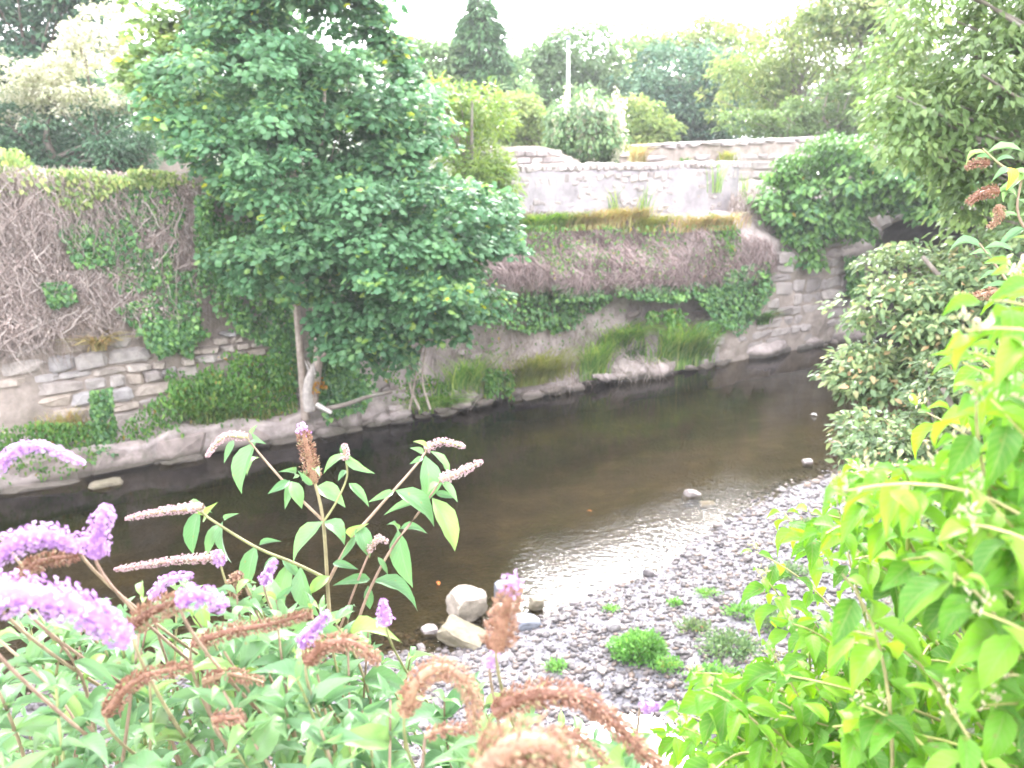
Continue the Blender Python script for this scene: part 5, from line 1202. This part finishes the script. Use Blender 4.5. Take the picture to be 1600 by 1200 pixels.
# lime leaved shrub on the right
lb = np.array([1.35, 1.25, 3.6]); lime = thing('lime_shrub', 'bright lime green broad leaved shrub filling the lower right', 'shrub', lb)
LT_ = [leaf_shape(.5, .72, .12, .2, wavy=.8, seed=1), leaf_shape(.5, .7, .16, .18, .4, curl=.08, wavy=.5, seed=2), leaf_shape(.52, .74, .1, .24, -.5, curl=.1, wavy=.9, seed=3), leaf_shape(.48, .7, .2, .28, .3, curl=.1, wavy=.7, seed=4)]
ls = LeafSet(LT_); sa = Acc(); ba = Acc()
LP = [(1640, 380), (1590, 395), (1555, 445), (1500, 530), (1440, 620), (1390, 680), (1330, 740), (1250, 790), (1195, 850), (1190, 905), (1240, 985), (1130, 1060), (1060, 1085), (1035, 1130), (1050, 1240), (1640, 1240)]
tips = poly_sample(LP, 170, np.random.default_rng(77))
for tx, ty in list(tips) + [(1085, 1052), (1180, 862), (1225, 800), (1350, 735), (1500, 545), (1545, 470), (1590, 415), (1060, 1100), (1200, 1010), (1265, 800), (1300, 770), (1190, 900)]:
    dep = random.uniform(1.0, 1.65) + (.25 if tx < 1300 else 0) - (.15 if tx > 1450 else 0)
    tip = at(tx, ty, dep); L = random.uniform(.22, .42)
    root = tip + norm(np.array([random.uniform(.2, .9), random.uniform(-.3, .5), random.uniform(-.9, -.2)])) * L
    P = bez(root, (root + tip) / 2 + np.array([0, 0, .06]) + RNG.normal(size=3) * .02, tip, 10); tubes(sa, P, np.linspace(.0032, .0014, 10), 6, random.random())
    ph = random.uniform(0, 6.28)
    for q in range(random.randint(5, 7)):
        f = 1 - q * .14
        if f < .1: break
        i = f * 9; p = P[int(i)] * (1 - i % 1) + P[min(9, int(i) + 1)] * (i % 1); an = ph + q * 1.57
        for s in (0, math.pi):
            o2 = np.array([math.cos(an + s), math.sin(an + s), 0]); el = random.uniform(-1.6, -.3) if q else random.uniform(-.6, .5)
            d = norm(o2 + np.array([0, 0, el])); size = random.uniform(.03, .045) if q == 0 else random.uniform(.05, .082)
            pet = p + d * .008
            ls.add(pet, pet + d * size, o2 * .8 + np.array([0, -.35, .7]) + RNG.normal(size=3) * .25, random.uniform(.85, 1.15))
    if random.random() < .55:
        n = 14; bp = tip + RNG.normal(size=(n, 3)) * .008 + np.array([0, 0, .008]); scatter(ba, CAPS, bp, np.array([0, 0, 1.]) + RNG.normal(size=(n, 3)) * .6, rdir(n), RNG.uniform(.008, .014, n), RNG.random(n))
ls.build(lime, LIME_LEAF, 300)
for (a0, b0) in [((1700, 1350), (1480, 900)), ((1650, 1300), (1330, 850)), ((1500, 1350), (1250, 1000)), ((1400, 1400), (1150, 1100)), ((1800, 1100), (1600, 450))]:
    p, q = at(*a0, 1.5), at(*b0, 1.5); tubes(sa, bez(p, (p + q) / 2 + [0, 0, .08], q, 14), np.linspace(.0045, .002, 14), 7, .7)
link('stems', sa.mesh('stems', True, lb), LIME_STEM, lime, kind='stuff'); link('buds', ba.mesh('buds', False, lb), mat_leaf('cream_bud', [(0, (.5, .5, .3)), (1, (.62, .56, .42))]), lime, kind='stuff')

# second butterfly bush reaching in at the right edge
b2 = np.array([1.5, 2.2, 3.8]); bush2 = thing('butterfly_bush', 'grey leaved butterfly bush sprig with one yellow leaf at the right edge', 'shrub', b2)
ls = LeafSet(BT_); sa = Acc()
for pts in ([(1720, 420), (1640, 300), (1570, 262), (1535, 232)], [(1720, 500), (1620, 380), (1590, 330), (1600, 265)], [(1700, 560), (1600, 470), (1560, 420), (1530, 380)]):
    P = spline([at(x, y, 2.2) for x, y in pts], 14); t_ = Acc(); tubes(t_, P, np.linspace(.005, .002, 14), 6, .3); link('stem', t_.mesh('stem', True, b2), STEM, bush2)
    for i in range(4, 14, 2):
        for s in (-1, 1):
            d = norm(np.array([random.uniform(.2, 1) * s, random.uniform(-.6, .6), random.uniform(-.8, .3)])); ls.add(P[i], P[i] + d * random.uniform(.05, .09), (0, -.5, .8))
ls.build(bush2, BUD_LEAF, 40)
me = make_mesh('yellow_leaf', LT_[1][0], [LT_[1][1]], True, None, LT_[1][2]); o = link('yellow_leaf', me, mat_leaf('yellow_leaf', [(0, (.6, .42, .03)), (1, (.62, .46, .04))], vein=(8, .3, (.6, .5, .2))), bush2, 'single yellow leaf')
p, q = at(1578, 262, 2.15), at(1574, 296, 2.12); d = Vector(norm(q - p)); s = d.cross(Vector((0, -1, .2))).normalized(); n = s.cross(d); LL = float(np.linalg.norm(q - p))
o.matrix_local = Matrix.Translation(Vector(p - b2)) @ Matrix((s, d, n)).transposed().to_4x4() @ Matrix.Scale(LL, 4)
for k, (pts, rp) in enumerate([([(1560, 298), (1535, 302), (1512, 318)], 9), ([(1560, 320), (1562, 340), (1545, 355)], 7), ([(1545, 255), (1525, 254), (1510, 262)], 7), ([(1560, 455), (1530, 462), (1500, 466)], 8)]): spike(bush2, pts, 2.2, rp, 'seed', 700 + k)
def small_leaf(name, label, cat, px, py, size, col, rot):
    V, F, UV = LT_[1]; o = link(name, make_mesh(name, V * size, [F], True, None, UV), mat_leaf(name + '_skin', [(0, col), (1, tuple(c * 1.1 for c in col))]), None, label, cat)
    p = onz(px, py, .012); o.location = Vector(p); o.rotation_euler = (.12, .08, rot)
small_leaf('floating_leaf', 'orange fallen leaf floating left of the stone pile', 'leaf', 686, 915, .1, (.55, .16, .03), .4)
small_leaf('floating_leaf', 'small orange leaf floating in the middle of the river', 'leaf', 925, 800, .08, (.5, .2, .05), 1.4)
small_leaf('feather', 'small white feather floating on the dark water near the right shrub', 'feather', 1277, 650, .14, (.75, .73, .7), 1.2)
st = Acc(); tubes(st, spline([onz(1300, 690, .12), onz(1315, 696, .15), onz(1345, 700, .22)], 8), [.07, .075, .06, .055, .05, .045, .04, .03], 7, .3)
link('broken_branch', st.mesh('broken_branch', True), mat_stone('reddish_wood', [(0, (.3, .18, .14)), (1, (.4, .27, .22))], scale=10), None, 'pinkish broken branch end poking out under the right shrub', 'branch')
# ------------------------------------------------------------------ bright air
hm, hnt, hout = newmat('haze')
pv = N(hnt, 'ShaderNodeVolumePrincipled', Density=.0009, Anisotropy=.2); pv.inputs['Color'].default_value = (.95, .96, 1, 1)
hnt.links.new(pv.outputs[0], hout.inputs['Volume'])
hv = np.array([(x, y, z) for x in (-1000, 1000) for y in (-1000, 1000) for z in (-1.8, 17.0)], float)
link('haze', make_mesh('haze', hv, [np.array([[0, 1, 3, 2], [4, 6, 7, 5], [0, 4, 5, 1], [2, 3, 7, 6], [0, 2, 6, 4], [1, 5, 7, 3]])]), hm, kind='stuff')
